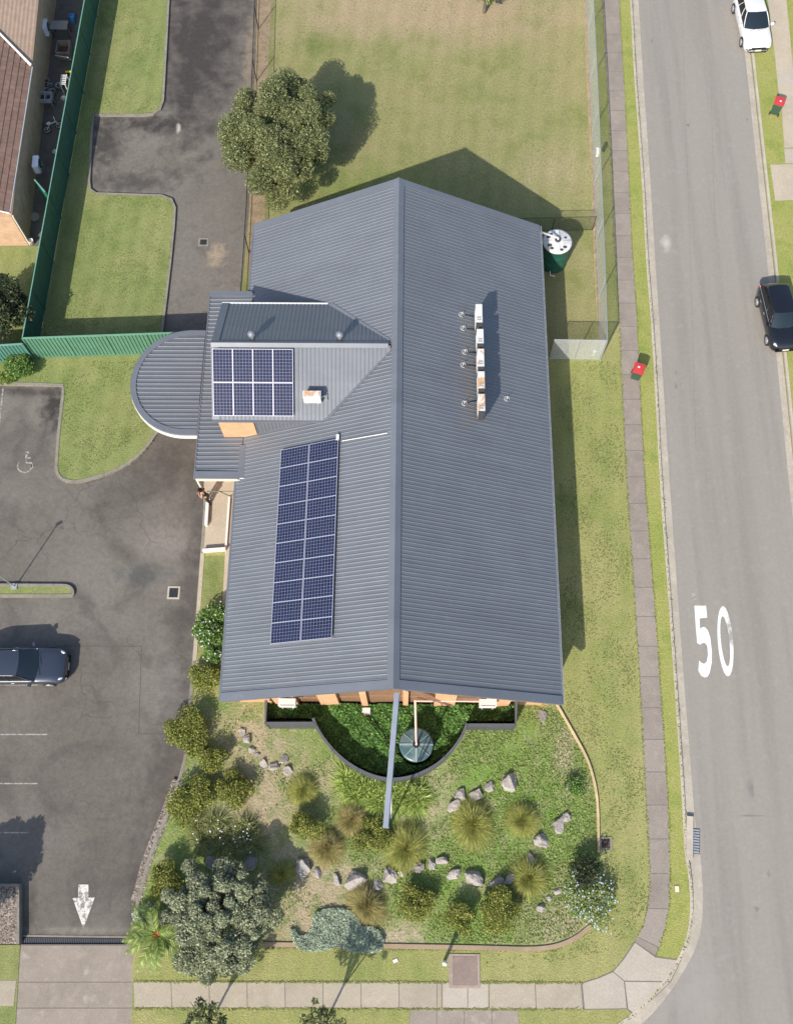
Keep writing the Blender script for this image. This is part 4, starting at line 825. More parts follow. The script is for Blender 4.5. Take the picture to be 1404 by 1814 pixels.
# tiled slope: courses as small steps running parallel to the gutter
m = MB(); u = 0; course = .32
while u < 5:
    smax = LA+u*.95
    ntile = 34
    for k in range(ntile):
        s0 = smax*k/ntile; s1 = smax*(k+1)/ntile-.01
        m.add([rp_(s0, u, .05), rp_(s1, u, .05), rp_(s1, u+course, .015), rp_(s0, u+course, .015), rp_(s0, u, .0), rp_(s1, u, .0)], [(0, 1, 2, 3), (4, 5, 1, 0)])
    u += course
m.add([rp_(0, 0, -.01), rp_(LA, 0, -.01), rp_(LA+4.7, 5, -.01), rp_(0, 5, -.01)], [(0, 1, 2, 3)])
rel(m, h).build('tiled_roof', K_tile, h)
rel(MB().tube([rp_(0, 0, -.03), rp_(LA, 0, -.03)], .06, 8), h).build('gutter', K_whitep, h)
rel(MB().tube([rp_(0, 0, .03), rp_(0, 5, .03)], .05, 6), h).build('barge_board', K_whitep, h)
rel(MB().tube([rp_(LA, 0, .1), rp_(LA+.85, .9, .1), rp_(LA+4.7, 5, .1)], [.09, .07, .06], 6), h).build('hip_cap', K_whitep, h)
m = MB(); vs = []
for k in range(46):
    u = 5*k/45; a = rp_(LA+u*.94+.03, u, -.02+.02*(k % 2)); b = a+dE*9+Vector((0, 0, .9)); vs += [a, b]
m.add(vs, [(2*i, 2*i+1, 2*i+3, 2*i+2) for i in range(45)]); rel(m, h).build('tiled_roof', simple('pale_tile', (.33, .24, .18), .85, 0, .15, 3), h)['label'] = 'paler roof section behind the hip'
# downpipe, window and door on the side wall
def onwall(s_, z, out=.0):
    d = (wb[1]-wb[0]).normalized(); n_ = Vector((d.y, -d.x, 0)); q = wb[0]+d*s_+n_*out; return Vector((q.x, q.y, z))
dW = (wb[1]-wb[0]).normalized(); rW = math.atan2(dW.y, dW.x)
Lw = (wb[1]-wb[0]).length
rel(MB().tube([onwall(.05, 0, .08), onwall(.05, hz, .08)], .05, 8), h).build('downpipe', K_cream, h)
f = rel(MB().box(onwall(Lw*.60, 1.5, .01), (1.3, .06, 1.1), rW), h).build('window', K_dark, h); rel(MB().box(onwall(Lw*.60, .93, .06), (1.4, .1, .06), rW), h).build('sill', K_cream, f)
f = rel(MB().box(onwall(Lw*.20, 1.05, .02), (.95, .06, 2.05), rW), h).build('door', M('dark_green_door', (.01, .07, .05), .5).m, h); rel(MB().box(onwall(Lw*.20-.35, 1.05, .07), (.04, .06, .12), rW), h).build('handle', K_galv, f)
# ground beside it
struct(MB().sheet([*gp([(51, 435), (93, -10), (130, -260), (218, -260), (174, 0), (97, 437)])], .004).build('side_yard', simple('yard_concrete', (.13, .115, .1), .9, 0, .25, 2)))
struct(MB().prism(gp([(-300, 437), (96, 436), (62, 633.6), (-100, 633.6), (-300, 633.6)]), LOW-.01, .0).build('lawn', G_left))
struct(MB().prism([*gp([(-300, 437), (96, 436), (177, 0), (214, -260), (-300, -260)])], LOW-.01, -.002).build('ground', C_joint))
for (px, py, lab) in [(80, 47, 'white wall air conditioner high on the neighbour wall at the top'), (65, 290, 'white wall air conditioner on the neighbour wall above the green door')]:
    p = g(px, py, 1.4); t = make_ac(.8, .32, .6, simple('shaded_ac', (.72, .74, .8), .5), .05); t.location = (p.x, p.y, .95); t.rotation_euler = (0, 0, rW-R_(90)); t['label'] = lab
# things left in the side yard
def small(name, lab, cat, px, py, z=0, rz=0): p = g(px, py, z); return thing(name, lab, cat, (p.x, p.y, z), rz)
t = small('plastic_crate', 'small blue plastic crate in the neighbour side yard near the top', 'crate', 131, 38)
m = MB(); [m.box((x*.16, y*.16, .25), (.03 if x else .35, .03 if y else .35, .5)) for x, y in ((1, 0), (-1, 0), (0, 1), (0, -1))]; m.build('side', simple('blue_plastic', (.08, .3, .62), .5), t); MB().box((0, 0, .35), (.3, .3, .02)).build('base', simple('light_blue_plastic', (.15, .4, .7), .5), t)
t = small('yellow_plank', 'short yellow plank lying in the neighbour side yard', 'plank', 122, 127, .5); MB().box((0, 0, 0), (.42, .12, .04)).build('board', simple('yellow_paint', (.8, .62, .02), .6), t); MB().box((0, 0, -.25), (.3, .08, .48)).build('stand', K_frame, t)
t = small('work_table', 'grey work table under boards in the neighbour side yard', 'table', 112, 62); MB().box((0, 0, .8), (1.1, .7, .05)).build('top', simple('grey_board', (.3, .27, .25), .8), t)
[MB().box((x, y, .39), (.05, .05, .77)).build('leg', K_frame, t) for x in (-.5, .5) for y in (-.3, .3)]
t = small('wooden_crate', 'open brown wooden crate in the neighbour side yard', 'crate', 116, 93); m = MB(); [m.box(c, d) for c, d in (((.4, 0, .25), (.05, 1, .5)), ((-.4, 0, .25), (.05, 1, .5)), ((0, .48, .25), (.75, .05, .5)), ((0, -.48, .25), (.75, .05, .5)))]; m.build('side', simple('old_wood', (.3, .25, .2), .9, 0, .3), t); MB().box((0, 0, .05), (.74, .9, .04)).build('base', simple('red_brown', (.13, .06, .04), .9), t)
t = small('steel_panel', 'leaning grey steel panel below the wooden crate in the side yard', 'panel', 118, 112); MB().box((0, 0, .4), (.9, .06, .8), R_(-12), rx=.5).build('sheet', K_galv, t); MB().box((0, .1, .35), (.8, .04, .05), R_(-12)).build('brace', K_frame, t)
t = small('plastic_rack', 'white slatted plastic rack against the green fence', 'rack', 121, 160); m = MB(); [m.box((0, -.35+k*.14, .9), (.3, .05, .03)) for k in range(6)]; m.build('slat', K_whitep, t); m = MB(); [m.box((x, 0, .9), (.04, .85, .05)) for x in (-.16, .16)]; m.build('rail', K_whitep, t); m = MB(); [m.box((x, y, .45), (.04, .04, .9)) for x in (-.15, .15) for y in (-.4, .4)]; m.build('leg', K_whitep, t)
for i, (px, py, r, lab) in enumerate([(86, 150, .2, 'grey round flower pot farthest up in the side yard'), (92, 158, .16, 'small grey flower pot beside the pot stack'), (86, 166, .17, 'grey flower pot in the middle of the pot group'), (96, 168, .2, 'pale wide flower pot in the pot group'), (90, 176, .14, 'smallest flower pot in front of the wash trough'), (108, 158, .22, 'grey flower pot next to the white rack')]):
    t = small('flower_pot', lab, 'flower pot', px, py); MB().lathe((0, 0, 0), [(r*.7, 0), (r, .35), (r*1.08, .38), (r*.9, .38), (r*.8, .3)], 16).build('pot', simple('grey_pot', (.28, .27, .27), .7), t, True)
    MB().lathe((0, 0, .28), [(r*.86, 0), (r*.5, .06), (.01, .1)], 10).build('soil', K_debris, t)
t = small('wash_trough', 'grey wash trough standing against the neighbour wall', 'trough', 87, 188); m = MB(); [m.box(c, d) for c, d in (((0, .3, .75), (.9, .05, .3)), ((0, -.3, .75), (.9, .05, .3)), ((.43, 0, .75), (.05, .55, .3)), ((-.43, 0, .75), (.05, .55, .3)), ((.05, 0, .75), (.05, .55, .28)))]; m.build('rim', simple('trough_grey', (.36, .36, .4), .5), t); MB().box((0, 0, .62), (.82, .54, .03)).build('basin', K_frame, t); m = MB(); [m.box((x, y, .31), (.05, .05, .62)) for x in (-.38, .38) for y in (-.25, .25)]; m.build('leg', K_galv, t)
t = small('bicycle', 'white child bicycle leaning by the fence in the side yard', 'bicycle', 97, 231, 0, .5)
for x in (-.4, .4): 
    wl = MB().tube([(x+.24*math.cos(a), .02*math.sin(a), .27+.24*math.sin(a)) for a in np.linspace(0, 2*math.pi, 20)], .028, 6).build('wheel', K_rubber, t); MB().tube([(x+.2*math.cos(a), 0, .27+.2*math.sin(a)) for a in np.linspace(0, 2*math.pi, 16)], .015, 5).build('rim', K_whitep, wl)
MB().tube([(-.4, 0, .27), (-.1, 0, .6), (.3, 0, .62), (.4, 0, .27)], .03, 6).build('frame', K_whitep, t); MB().tube([(.3, -.22, .8), (.28, 0, .72), (.3, .22, .8)], .025, 6).build('handlebar', K_whitep, t); MB().box((-.15, 0, .7), (.24, .14, .06)).build('saddle', K_whitep, t)
for (px, py, lab) in [(116, 180, 'small white bucket hugging the green fence beside the rack'), (101, 275, 'white bucket hugging the green fence below the bicycle'), (58, 432, 'small white bucket at the front corner of the neighbour house')]:
    t = small('bucket', lab, 'bucket', px, py); MB().lathe((0, 0, 0), [(.12, 0), (.16, .35), (.17, .36), (.14, .36), (.11, .1)], 14).build('body', K_whitep, t, True); MB().tube([(-.16, 0, .34), (0, .05, .48), (.16, 0, .34)], .01, 5).build('handle', K_galv, t)
t = small('paving_pile', 'pale round paver leaning in the side yard by the green door', 'paver', 62, 385); MB().lathe((0, 0, 0), [(.3, 0), (.3, .07), (.02, .08)], 20).build('slab', simple('paver', (.3, .27, .23), .9), t)

# ------------------------------------------------------------------ foliage
rng = np.random.default_rng(11)
def leaves(pts, size, up=.9, asp=.45, rg=None):
    """one rhombic leaf per point; returns verts, faces arrays"""
    n = len(pts); rg = rg or rng
    d = rg.normal(size=(n, 3)); d[:, 2] += 0; d /= np.linalg.norm(d, axis=1)[:, None]
    nn_ = rg.normal(size=(n, 3)); nn_[:, 2] = np.abs(nn_[:, 2])+up; nn_ /= np.linalg.norm(nn_, axis=1)[:, None]
    a = np.cross(nn_, d); a /= np.linalg.norm(a, axis=1)[:, None]+1e-9; b = np.cross(nn_, a)
    s_ = size*(rg.random(n)*.7+.65); a = a*s_[:, None]; b = b*(s_*asp)[:, None]
    v = np.stack([pts-a, pts+b*1.0, pts+a, pts-b*1.0], 1).reshape(-1, 3); f = np.arange(n*4).reshape(-1, 4); return v, f
def mesh_np(name, v, f, mat, parent=None):
    me = bpy.data.meshes.new(name); n = len(f); k = f.shape[1]; me.vertices.add(len(v)); me.vertices.foreach_set('co', v.astype(np.float32).ravel())
    me.loops.add(n*k); me.loops.foreach_set('vertex_index', f.astype(np.int32).ravel()); me.polygons.add(n); me.polygons.foreach_set('loop_start', np.arange(0, n*k, k, dtype=np.int32)); me.polygons.foreach_set('loop_total', np.full(n, k, dtype=np.int32))
    me.materials.append(mt(mat)); me.update(); me.validate(); o = bpy.data.objects.new(name, me); COL.objects.link(o)
    if parent is not None: o.parent = parent
    return o
def crown_pts(rx, ry, rz, K, n, cr, rg, shell=.55, flat=0.):
    """clumps on an uneven ellipsoid, leaves concentrated on each clump's skin"""
    cs = []
    while len(cs) < K:
        p = rg.normal(size=3); p /= np.linalg.norm(p); p[2] = abs(p[2])*1.0 if rg.random() < .8 else p[2]; r = shell+(1-shell)*rg.random(); r *= .78+.3*rg.random(); cs.append(p*r*np.array([rx, ry, rz]))
    cs = np.array(cs); cid = rg.integers(0, K, n); d = rg.normal(size=(n, 3)); d /= np.linalg.norm(d, axis=1)[:, None]; rr = (rg.random(n)**.45)[:, None]
    cr_ = (cr*(.6+.7*rg.random(K)))[cid][:, None]; return cs[cid]+d*rr*cr_*np.array([1, 1, .8])
def tree(name, lab, cat, px, py, zc, rx, ry, rz, mat, K, n, cr, leaf, seed, group=None, trunk=True, tr=.12, base=None):
    """px,py: where the crown's centre shows; zc its height"""
    c = g(px, py, zc); rg = np.random.default_rng(seed); t = thing(name, lab, cat, (c.x, c.y, 0), 0, group)
    P = crown_pts(rx, ry, rz, K, n, cr, rg)+np.array([0, 0, zc]); P[:, 2] = np.maximum(P[:, 2], .05)
    v, f = leaves(P, leaf, rg=rg); mesh_np('crown', v, f, mat, t)
    if trunk:
        m = MB(); m.tube([(0, 0, 0), (.03, .05, zc*.5), (0, 0, zc)], [tr, tr*.8, tr*.5], 8)
        for k in range(16):
            a = rg.random()*6.28; q = rg.random()*.5+.4; m.tube([(0, 0, zc*(.4+.3*rg.random())), (math.cos(a)*rx*q*.5, math.sin(a)*ry*q*.5, zc), (math.cos(a)*rx*q, math.sin(a)*ry*q, zc+rz*.4*rg.random())], [tr*.6, tr*.42, tr*.2], 6)
        m.build('trunk', B_bark, t)
    return t
tree('shade_tree', 'large round dense green tree beside the driveway fence in the back yard', 'tree', 492, 244, 3.1, 3.3, 4.6, 2.4, F_tree, 125, 190000, .7, .06, 53, tr=.2)
tree('olive_tree', 'grey-green bushy tree in the lower left corner of the garden', 'tree', 386, 1628, 1.35, 2.6, 2.6, 1.2, F_olive, 120, 110000, .42, .058, 41, tr=.14)
tree('dark_tree', 'dark bushy tree in the neighbour garden at the left edge by the green fence', 'tree', 8, 550, 1.6, 1.5, 1.9, 1.4, F_dark, 34, 16000, .5, .09, 6)
# street trees standing at the lower edge
tree('street_tree', 'thin dark street tree at the bottom edge nearest the driveway', 'tree', 362, 1812, 2.4, 1.35, 1.1, .9, F_tree, 34, 1500, .24, .075, 8, 'young street trees at the bottom edge', tr=.06)
tree('street_tree', 'thin dark street tree at the bottom edge below the grey ground cover', 'tree', 572, 1820, 2.5, 1.2, 1.0, .9, F_tree, 30, 1300, .22, .075, 9, 'young street trees at the bottom edge', tr=.06)
tree('dark_tree', 'dark tree just off the left edge standing in the mulch planter', 'tree', -82, 1628, 2.2, 1.5, 1.3, 1.0, F_dark, 26, 9000, .5, .1, 19)
tree('back_tree', 'leafy tree poking in at the top edge behind the back lawn', 'tree', 862, -28, 2.2, 1.3, 1.0, 1.2, F_tree, 26, 9000, .5, .1, 21)
# shrubs
def shrub(px, py, r, hgt, mat, lab, seed, name='shrub', n=None, leaf=.055, ry=None, fl=None, cat='shrub', nf=60, K=16):
    zc = hgt*.5; c = g(px, py, zc); rg = np.random.default_rng(seed); t = thing(name, lab, cat, (c.x, c.y, 0)); ry = ry or r
    P = crown_pts(r, ry, hgt*.62, K, n or int(5200*r*max(r, ry)/.5), .42*min(r, ry)+.06, rg, .3)+np.array([0, 0, zc*.9]); P[:, 2] = np.abs(P[:, 2])+.02
    v, f = leaves(P, leaf, rg=rg); mesh_np('foliage', v, f, mat, t)
    m = MB()
    for k in range(5): a = k*1.26; m.tube([(0, 0, 0), (math.cos(a)*r*.5, math.sin(a)*ry*.5, zc)], [.03, .012], 5)
    m.build('stem', B_bark, t)
    if fl is not None:
        m = MB()
        for i in rg.choice(len(P), nf, replace=False):
            p = P[i]; q = p*np.array([1.12, 1.12, 1.05]); q[2] = max(q[2], .35*hgt)+.1
            for a in range(5): an = a*1.2566; m.add([(q[0], q[1], q[2]), (q[0]+.055*math.cos(an), q[1]+.055*math.sin(an), q[2]+.02), (q[0]+.03*math.cos(an+.9), q[1]+.03*math.sin(an+.9), q[2]+.02)], [(0, 1, 2)])
        m.build('flower', fl, t)
    return t
SH = [(334, 1297, .92, .9, F_ygreen, 'round yellow-green shrub spilling onto the car park edge'), (378, 1347, .6, .9, F_ygreen, 'yellow-green shrub just below and right of the round car park edge shrub'), (343, 1420, 1.0, 1.0, F_ygreen, 'large yellow-green shrub halfway down the car park kerb'),
      (412, 1397, .75, .8, F_ygreen, 'yellow-green shrub below the curve of small rocks'), (290, 1565, .72, 1.0, F_ygreen, 'dark yellow-green shrub against the kerb above the olive tree'), (541, 1462, .66, .9, F_ygreen, 'small green shrub between two tussocks left of the beam end'),
      (661, 1478, .75, .5, F_ygreen, 'low yellow-green shrub left of the beam end'), (741, 1597, .7, .9, F_ygreen, 'brown-green shrub right of the centre bottom tussock'), (881, 1602, .85, .9, F_ygreen, 'wide brown-green shrub under the lower right rocks'), (815, 1628, .55, 1.0, F_ygreen, 'narrow upright brown-green shrub near the bottom edging'),
      (368, 1198, .68, .9, F_ygreen, 'yellow-green shrub below the white flowering hedge by the wall')]
for i, (px, py, r, hh, mtl, lab) in enumerate(SH): shrub(px, py, r*1.12, hh, mtl, lab, 100+i, leaf=.05)
shrub(375, 1112, 1.0, 1.1, F_green, 'green hedge with white flowers beside the west wall', 130, 'flowering_shrub', leaf=.075, ry=1.15, fl=F_flower, nf=150)
shrub(382, 1152, .75, 1.0, F_green, 'smaller green shrub with white flowers just below the flowering hedge', 131, 'flowering_shrub', leaf=.075, ry=.8, fl=F_flower, nf=90)
shrub(1038, 1590, 1.2, .7, F_weed, 'spreading shrub with many pale blue flowers at the right end of the garden', 132, 'flowering_shrub', n=8500, leaf=.055, ry=1.5, fl=F_bluefl, nf=330, K=22)
shrub(1035, 1545, .7, 1.2, F_dark, 'wispy dark shrub behind the pale blue flowers', 133, n=2200, leaf=.06)
shrub(1018, 1392, .5, .35, F_green, 'low dark green plant around the lone rock near the right edging', 137, n=1500, leaf=.05)
shrub(36, 651, .78, .9, F_green, 'bright green clipped bush below the left steel fence', 134, leaf=.06)
shrub(8, 668, .4, .6, F_palm, 'small pale spiky plant at the left edge above the car park kerb', 135, leaf=.1, n=700)
shrub(262, 1628, .62, .5, F_grey, 'small grey-green bush between the driveway and the olive tree', 136, leaf=.05, K=24, n=5000)
# strap-leaved plants
def blades(P0, n, ln, wd, droop, rg, spread=1., up=.9):
    """n arching blades rooted at points P0"""
    k = 5; base = P0[rg.integers(0, len(P0), n)]; a = rg.random(n)*2*np.pi; tilt = (rg.random(n)**.7)*spread; L_ = ln*(.6+.5*rg.random(n)); vs = []
    side = np.stack([-np.sin(a), np.cos(a), np.zeros(n)], 1); out = np.stack([np.cos(a), np.sin(a), np.zeros(n)], 1); V = np.zeros((n, k*2, 3))
    for i in range(k):
        s_ = i/(k-1); r = (np.sin(tilt)*s_+droop*tilt*s_*s_*.5)*L_; z = (np.cos(tilt)*s_*up-droop*s_*s_*(.25+.5*tilt))*L_; c = base+out*r[:, None]; c[:, 2] += np.maximum(z, .01+.02*s_)
        wv = wd*(1-s_*.85)*(.7 if i == 0 else 1); V[:, 2*i] = c-side*wv; V[:, 2*i+1] = c+side*wv
    F_ = np.concatenate([np.arange(n)[:, None]*2*k+np.array([[2*i, 2*i+1, 2*i+3, 2*i+2]]) for i in range(k-1)], 0); return V.reshape(-1, 3), F_
def make_tussock(name, mat, seed, n=4600, ln=1.0, wd=.012, sp=1.05):
    t = thing(name, 'x', 'grass tussock'); rg = np.random.default_rng(seed); P0 = np.c_[rg.normal(size=(60, 2))*.1, np.zeros(60)]
    v, f = blades(P0, n, ln, wd, .7, rg, sp); mesh_np('blades', v, f, mat, t)
    MB().lathe((0, 0, 0), [(.14, 0), (.1, .1), (.01, .16)], 10).build('crown_base', B_bark, t); return t
prot = [make_tussock('grass_tussock', F_tuss, 1), make_tussock('grass_tussock', F_tussb, 2), make_tussock('grass_tussock', F_tuss, 3, 3000)]
TU = [(537, 1400, .75, 0, 'tan and green tussock right of the rock curve'), (622, 1453, .78, 1, 'brown tussock left of the beam end above the rocks'), (579, 1503, .85, 1, 'spiky brown tussock above the large left rock pair'), (650, 1603, .9, 1, 'brown tussock just above the right end of the grey ground cover'),
      (499, 1548, .6, 2, 'small yellow-green tussock right of the olive tree'), (836, 1458, 1.1, 0, 'largest radiating tussock below the white rocks'), (924, 1452, .82, 0, 'round tussock to the right of the largest one'), (718, 1503, 1.08, 0, 'large tussock just below the beam end'), (936, 1556, .92, 0, 'tussock beside the lower right rocks')]
done = set()
for i, (px, py, s_, k, lab) in enumerate(TU):
    p = g(px, py, .15); p.z = .01; o = prot[k] if k not in done else dup(prot[k], p)
    done.add(k); o.location = p; q_ = random.uniform(.85, 1.15); o.scale = (s_*q_, s_/q_, s_*random.uniform(1.1, 1.3)); o.rotation_euler = (0, 0, i*1.3); o['label'] = lab; o['group'] = 'grass tussocks in the garden'
def patch(name, lab, cat, poly, n, ln, wd, mat, seed, kind=None, spread=1.1, z=0.01):
    P = gp(poly); rg = np.random.default_rng(seed); xs_ = [p.x for p in P]; ys_ = [p.y for p in P]; pts = []
    def inside(x, y):
        c = False; j = len(P)-1
        for i in range(len(P)):
            if (P[i].y > y) != (P[j].y > y) and x < (P[j].x-P[i].x)*(y-P[i].y)/(P[j].y-P[i].y)+P[i].x: c = not c
            j = i
        return c
    while len(pts) < n:
        x, y = rg.uniform(min(xs_), max(xs_)), rg.uniform(min(ys_), max(ys_))
        if inside(x, y): pts.append((x, y, z))
    return np.array(pts), rg
pts, rg = patch('', '', '', [(607, 1368), (600, 1385), (612, 1402), (640, 1420), (668, 1430), (700, 1432), (735, 1428), (750, 1412), (750, 1388), (735, 1386), (700, 1392), (660, 1388), (625, 1370)], 130, 0, 0, None, 5)
v, f = blades(pts, 9000, .7, .028, .7, rg, 1.3); tag(mesh_np('strappy_border', v, f, F_strap), 'bright green strappy leaved border hugging the outside of the curved fence', 'border plants')
pts, rg = patch('', '', '', [(338, 1462), (360, 1448), (400, 1445), (440, 1455), (458, 1475), (452, 1500), (400, 1512), (345, 1505)], 40, 0, 0, None, 6)
t = thing('strappy_shrub', 'wide pale strappy shrub above the dark rock and the olive tree', 'shrub', (pts[:, 0].mean(), pts[:, 1].mean(), 0)); o_ = np.array(t.location)
v, f = blades(pts-o_, 2600, .8, .018, .6, rg, 1.25); mesh_np('blades', v, f, leafm('pale_strap', (.27, .3, .11), (.2, .23, .08), (.46, .45, .22)), t)
m = MB()
for i in range(26): q = pts[rg.integers(0, 40)]-o_; m.lathe((q[0]+rg.normal()*.15, q[1]+rg.normal()*.15, .55), [(.03, 0), (.035, .02), (.005, .04)], 6)
m.build('flower', F_flower, t)
# grey-green prostrate ground cover
gcp = [(514, 1645), (518, 1662), (528, 1680), (545, 1685), (575, 1684), (600, 1676), (622, 1686), (655, 1688), (676, 1684), (680, 1668), (674, 1650), (660, 1642), (640, 1640), (628, 1618), (605, 1608), (575, 1610), (556, 1620), (552, 1640), (545, 1655), (530, 1658), (524, 1646)]
pts, rg = patch('', '', '', gcp, 9000, 0, 0, None, 7); pts[:, 2] = .1+.1*rg.random(len(pts))+.05*np.sin(pts[:, 0]*6)*np.cos(pts[:, 1]*7); v, f = leaves(pts, .07, .7, .28, rg)
m = MB().prism(gp(gcp), 0, .1); t = thing('ground_cover', 'spreading grey-green ground cover plant beside the bottom edging', 'ground cover', g(600, 1650)); o_ = np.array(t.location)
mesh_np('foliage', v-o_, f, F_grey, t); rel(m, t).build('mat', simple('grey_mat', (.14, .18, .13), .95, 0, .35, 7), t)
# courtyard hedge carpet
cpoly = [(476, 1252), (476, 1276), (556, 1276), (566, 1294), (586, 1322), (620, 1350), (660, 1370), (700, 1376), (745, 1366), (782, 1344), (806, 1316), (824, 1281), (908, 1281), (908, 1254)]
pts, rg = patch('', '', '', cpoly, 52000, 0, 0, None, 9)
hh = .95+.16*np.sin(pts[:, 0]*2.3+1)*np.cos(pts[:, 1]*2.9)+.1*np.sin(pts[:, 0]*6.1)*np.cos(pts[:, 1]*5.3); pts[:, 2] = np.clip(hh*(.86+.24*rg.random(len(pts))), .03, 1.5)
tk = g(736, 1327); keep = np.hypot(pts[:, 0]-tk.x, pts[:, 1]-tk.y) > .88; pts = pts[keep]
v, f = leaves(pts, .075, .8, .5, rg); tag(mesh_np('courtyard_planting', v, f, F_hedge), kind='stuff')
struct(MB().sheet(gp(cpoly), .016).build('soil', simple('dark_soil', (.05, .045, .03), .95)))
# weeds through the garden bed
gpoly = [(985, 1252), (1012, 1300), (1040, 1350), (1053, 1400), (1056, 1500), (1066, 1560), (1050, 1625), (1010, 1660), (960, 1674), (860, 1672), (690, 1668), (480, 1666), (470, 1560), (455, 1500), (440, 1440), (420, 1380), (395, 1300), (400, 1250), (465, 1250), (466, 1288), (552, 1290), (600, 1352), (690, 1390), (790, 1358), (832, 1292), (920, 1290), (920, 1252)]
pts, rg = patch('', '', '', gpoly, 36000, 0, 0, None, 12)
for (bx_, by_, br_) in [(760, 1420, 1.), (470, 1430, 1.1), (560, 1560, 1.1), (540, 1640, 1.), (705, 1660, .8), (450, 1300, 1.)]:
    q = g(bx_, by_); pts = pts[(np.hypot(pts[:, 0]-q.x, pts[:, 1]-q.y) > br_) | (rg.random(len(pts)) < .25)]
dens = np.sin(pts[:, 0]*1.1+.5)*np.sin(pts[:, 1]*1.3)+.6*np.sin(pts[:, 0]*2.7+2)*np.sin(pts[:, 1]*3.1+1)+.11*(pts[:, 0]-.5); pts = pts[dens+rg.normal(size=len(pts))*.45 > 0]
pts[:, 2] = .02+.06*rg.random(len(pts)); v, f = leaves(pts, .055, .9, .4, rg); tag(mesh_np('weeds', v, f, F_weed), kind='stuff')
# tufts in the lawns, thicker along kerbs and path edges
def edge_pts(path, n, wd, rg):
    P = [np.array([p[0], p[1]]) for p in path]; L_ = np.array([np.linalg.norm(P[i+1]-P[i]) for i in range(len(P)-1)]); k = rg.choice(len(L_), n, p=L_/L_.sum()); t_ = rg.random(n); A = np.array(P)
    q = A[k]*(1-t_)[:, None]+A[k+1]*t_[:, None]; kk = (np.sin(q[:, 0]*3.1)+np.sin(q[:, 1]*2.3+1)+np.sin(q[:, 1]*7.7)+3)/6; q += rg.normal(size=(n, 2))*wd*kk[:, None]; return np.c_[q, .012+.014*rg.random(n)]
rg = np.random.default_rng(77); sets = []
for pth, n in ((fl, 3800), (fr, 3800), (kl_out, 3600), (L5left, 900), (L12r, 2600), (L3e, 1600), (gp([(236, 1739), (1030, 1741)]), 2600), (gp([(236, 1787), (1034, 1788)]), 1800), (gp([(1034, -100), (1049, 260), (1062, 638)]), 1500), (gp([(470, 1680), (690, 1682), (985, 1684), (1046, 1645)]), 1600), (isl, 500)): sets.append(edge_pts(pth, n, .05, rg))
E_pts = np.concatenate(sets)[::2]
v, f = leaves(E_pts, .05, 4., .45, rg); tag(mesh_np('edge_grass', v, f, leafm('edge_grass_blade', (.25, .28, .085), (.22, .25, .075), (.36, .34, .16), .85, 1.2)), kind='stuff')
sets = []
for poly, n in (([(456, 0), (1037, 0), (1060, 560), (970, 500), (700, 330), (460, 420)], 16000), ([(985, 640), (1090, 640), (1138, 1380), (1146, 1600), (1100, 1680), (860, 1730), (860, 1690), (1000, 1690), (1075, 1600), (1062, 1400), (1000, 1250)], 14000), ([(177, 0), (297, 0), (270, 196), (160, 205), (158, 336), (300, 352), (280, 620), (76, 620)], 9000), ([(70, 640), (250, 640), (270, 760), (130, 850), (105, 830), (112, 682), (70, 680)], 4000)):
    q, rg2 = patch('', '', '', poly, n, 0, 0, None, 31+n); dn_ = np.sin(q[:, 0]*.9)*np.sin(q[:, 1]*1.1+2)+.7*np.sin(q[:, 0]*2.9+1)*np.sin(q[:, 1]*2.3); sets.append(q[dn_+rg2.normal(size=len(q))*.6 > .25])
q = np.concatenate(sets); q[:, 2] = .008+.012*np.random.default_rng(1).random(len(q))
v, f = leaves(q, .045, 5., .5, rg); tag(mesh_np('lawn_tufts', v, f, leafm('lawn_tuft', (.2, .245, .075), (.25, .275, .09), (.33, .33, .15), .85, 1.15)), kind='stuff')
# palm
p = g(281, 1655, 1.3); t = thing('palm', 'bright green palm with arching fronds at the lower left beside the driveway', 'palm', (p.x, p.y, 0)); rg = np.random.default_rng(4)
MB().tube([(0, 0, 0), (0, 0, 1.5)], [.2, .14], 12).build('trunk', B_bark, t)
for k in range(20):
    a = k*2.399; L_ = 1.6+.4*rg.random(); el = .15+.9*rg.random()*(1 if k < 12 else .6); m = MB(); spine = []
    for i in range(7): s_ = i/6; r = L_*math.cos(el)*s_; z = 1.55+L_*(math.sin(el)*s_-.55*s_*s_); spine.append(Vector((math.cos(a)*r, math.sin(a)*r, max(.25, z))))
    m.tube(spine, [.02, .018, .015, .012, .01, .006, .003], 5); sd = Vector((-math.sin(a), math.cos(a), 0))
    for i in range(2, 30):
        s_ = i/30; j = min(5, int(s_*6)); c = spine[j].lerp(spine[j+1], s_*6-j); dd = (spine[j+1]-spine[j]).normalized(); ll = .42*math.sin(math.pi*(s_*.8+.15))
        for q in (-1, 1):
            tip = c+sd*q*ll*.75+dd*ll*.7+Vector((0, 0, -.1*ll)); m.add([c-dd*.035, c+dd*.035, tip], [(0, 1, 2)])
    m.build('frond', F_palm, t)
for k in range(6): a = k*1.05; MB().tube([(0, 0, 1.55), (.18*math.cos(a), .18*math.sin(a), 1.8)], [.04, .01], 5).build('bract', F_orangefl, t)

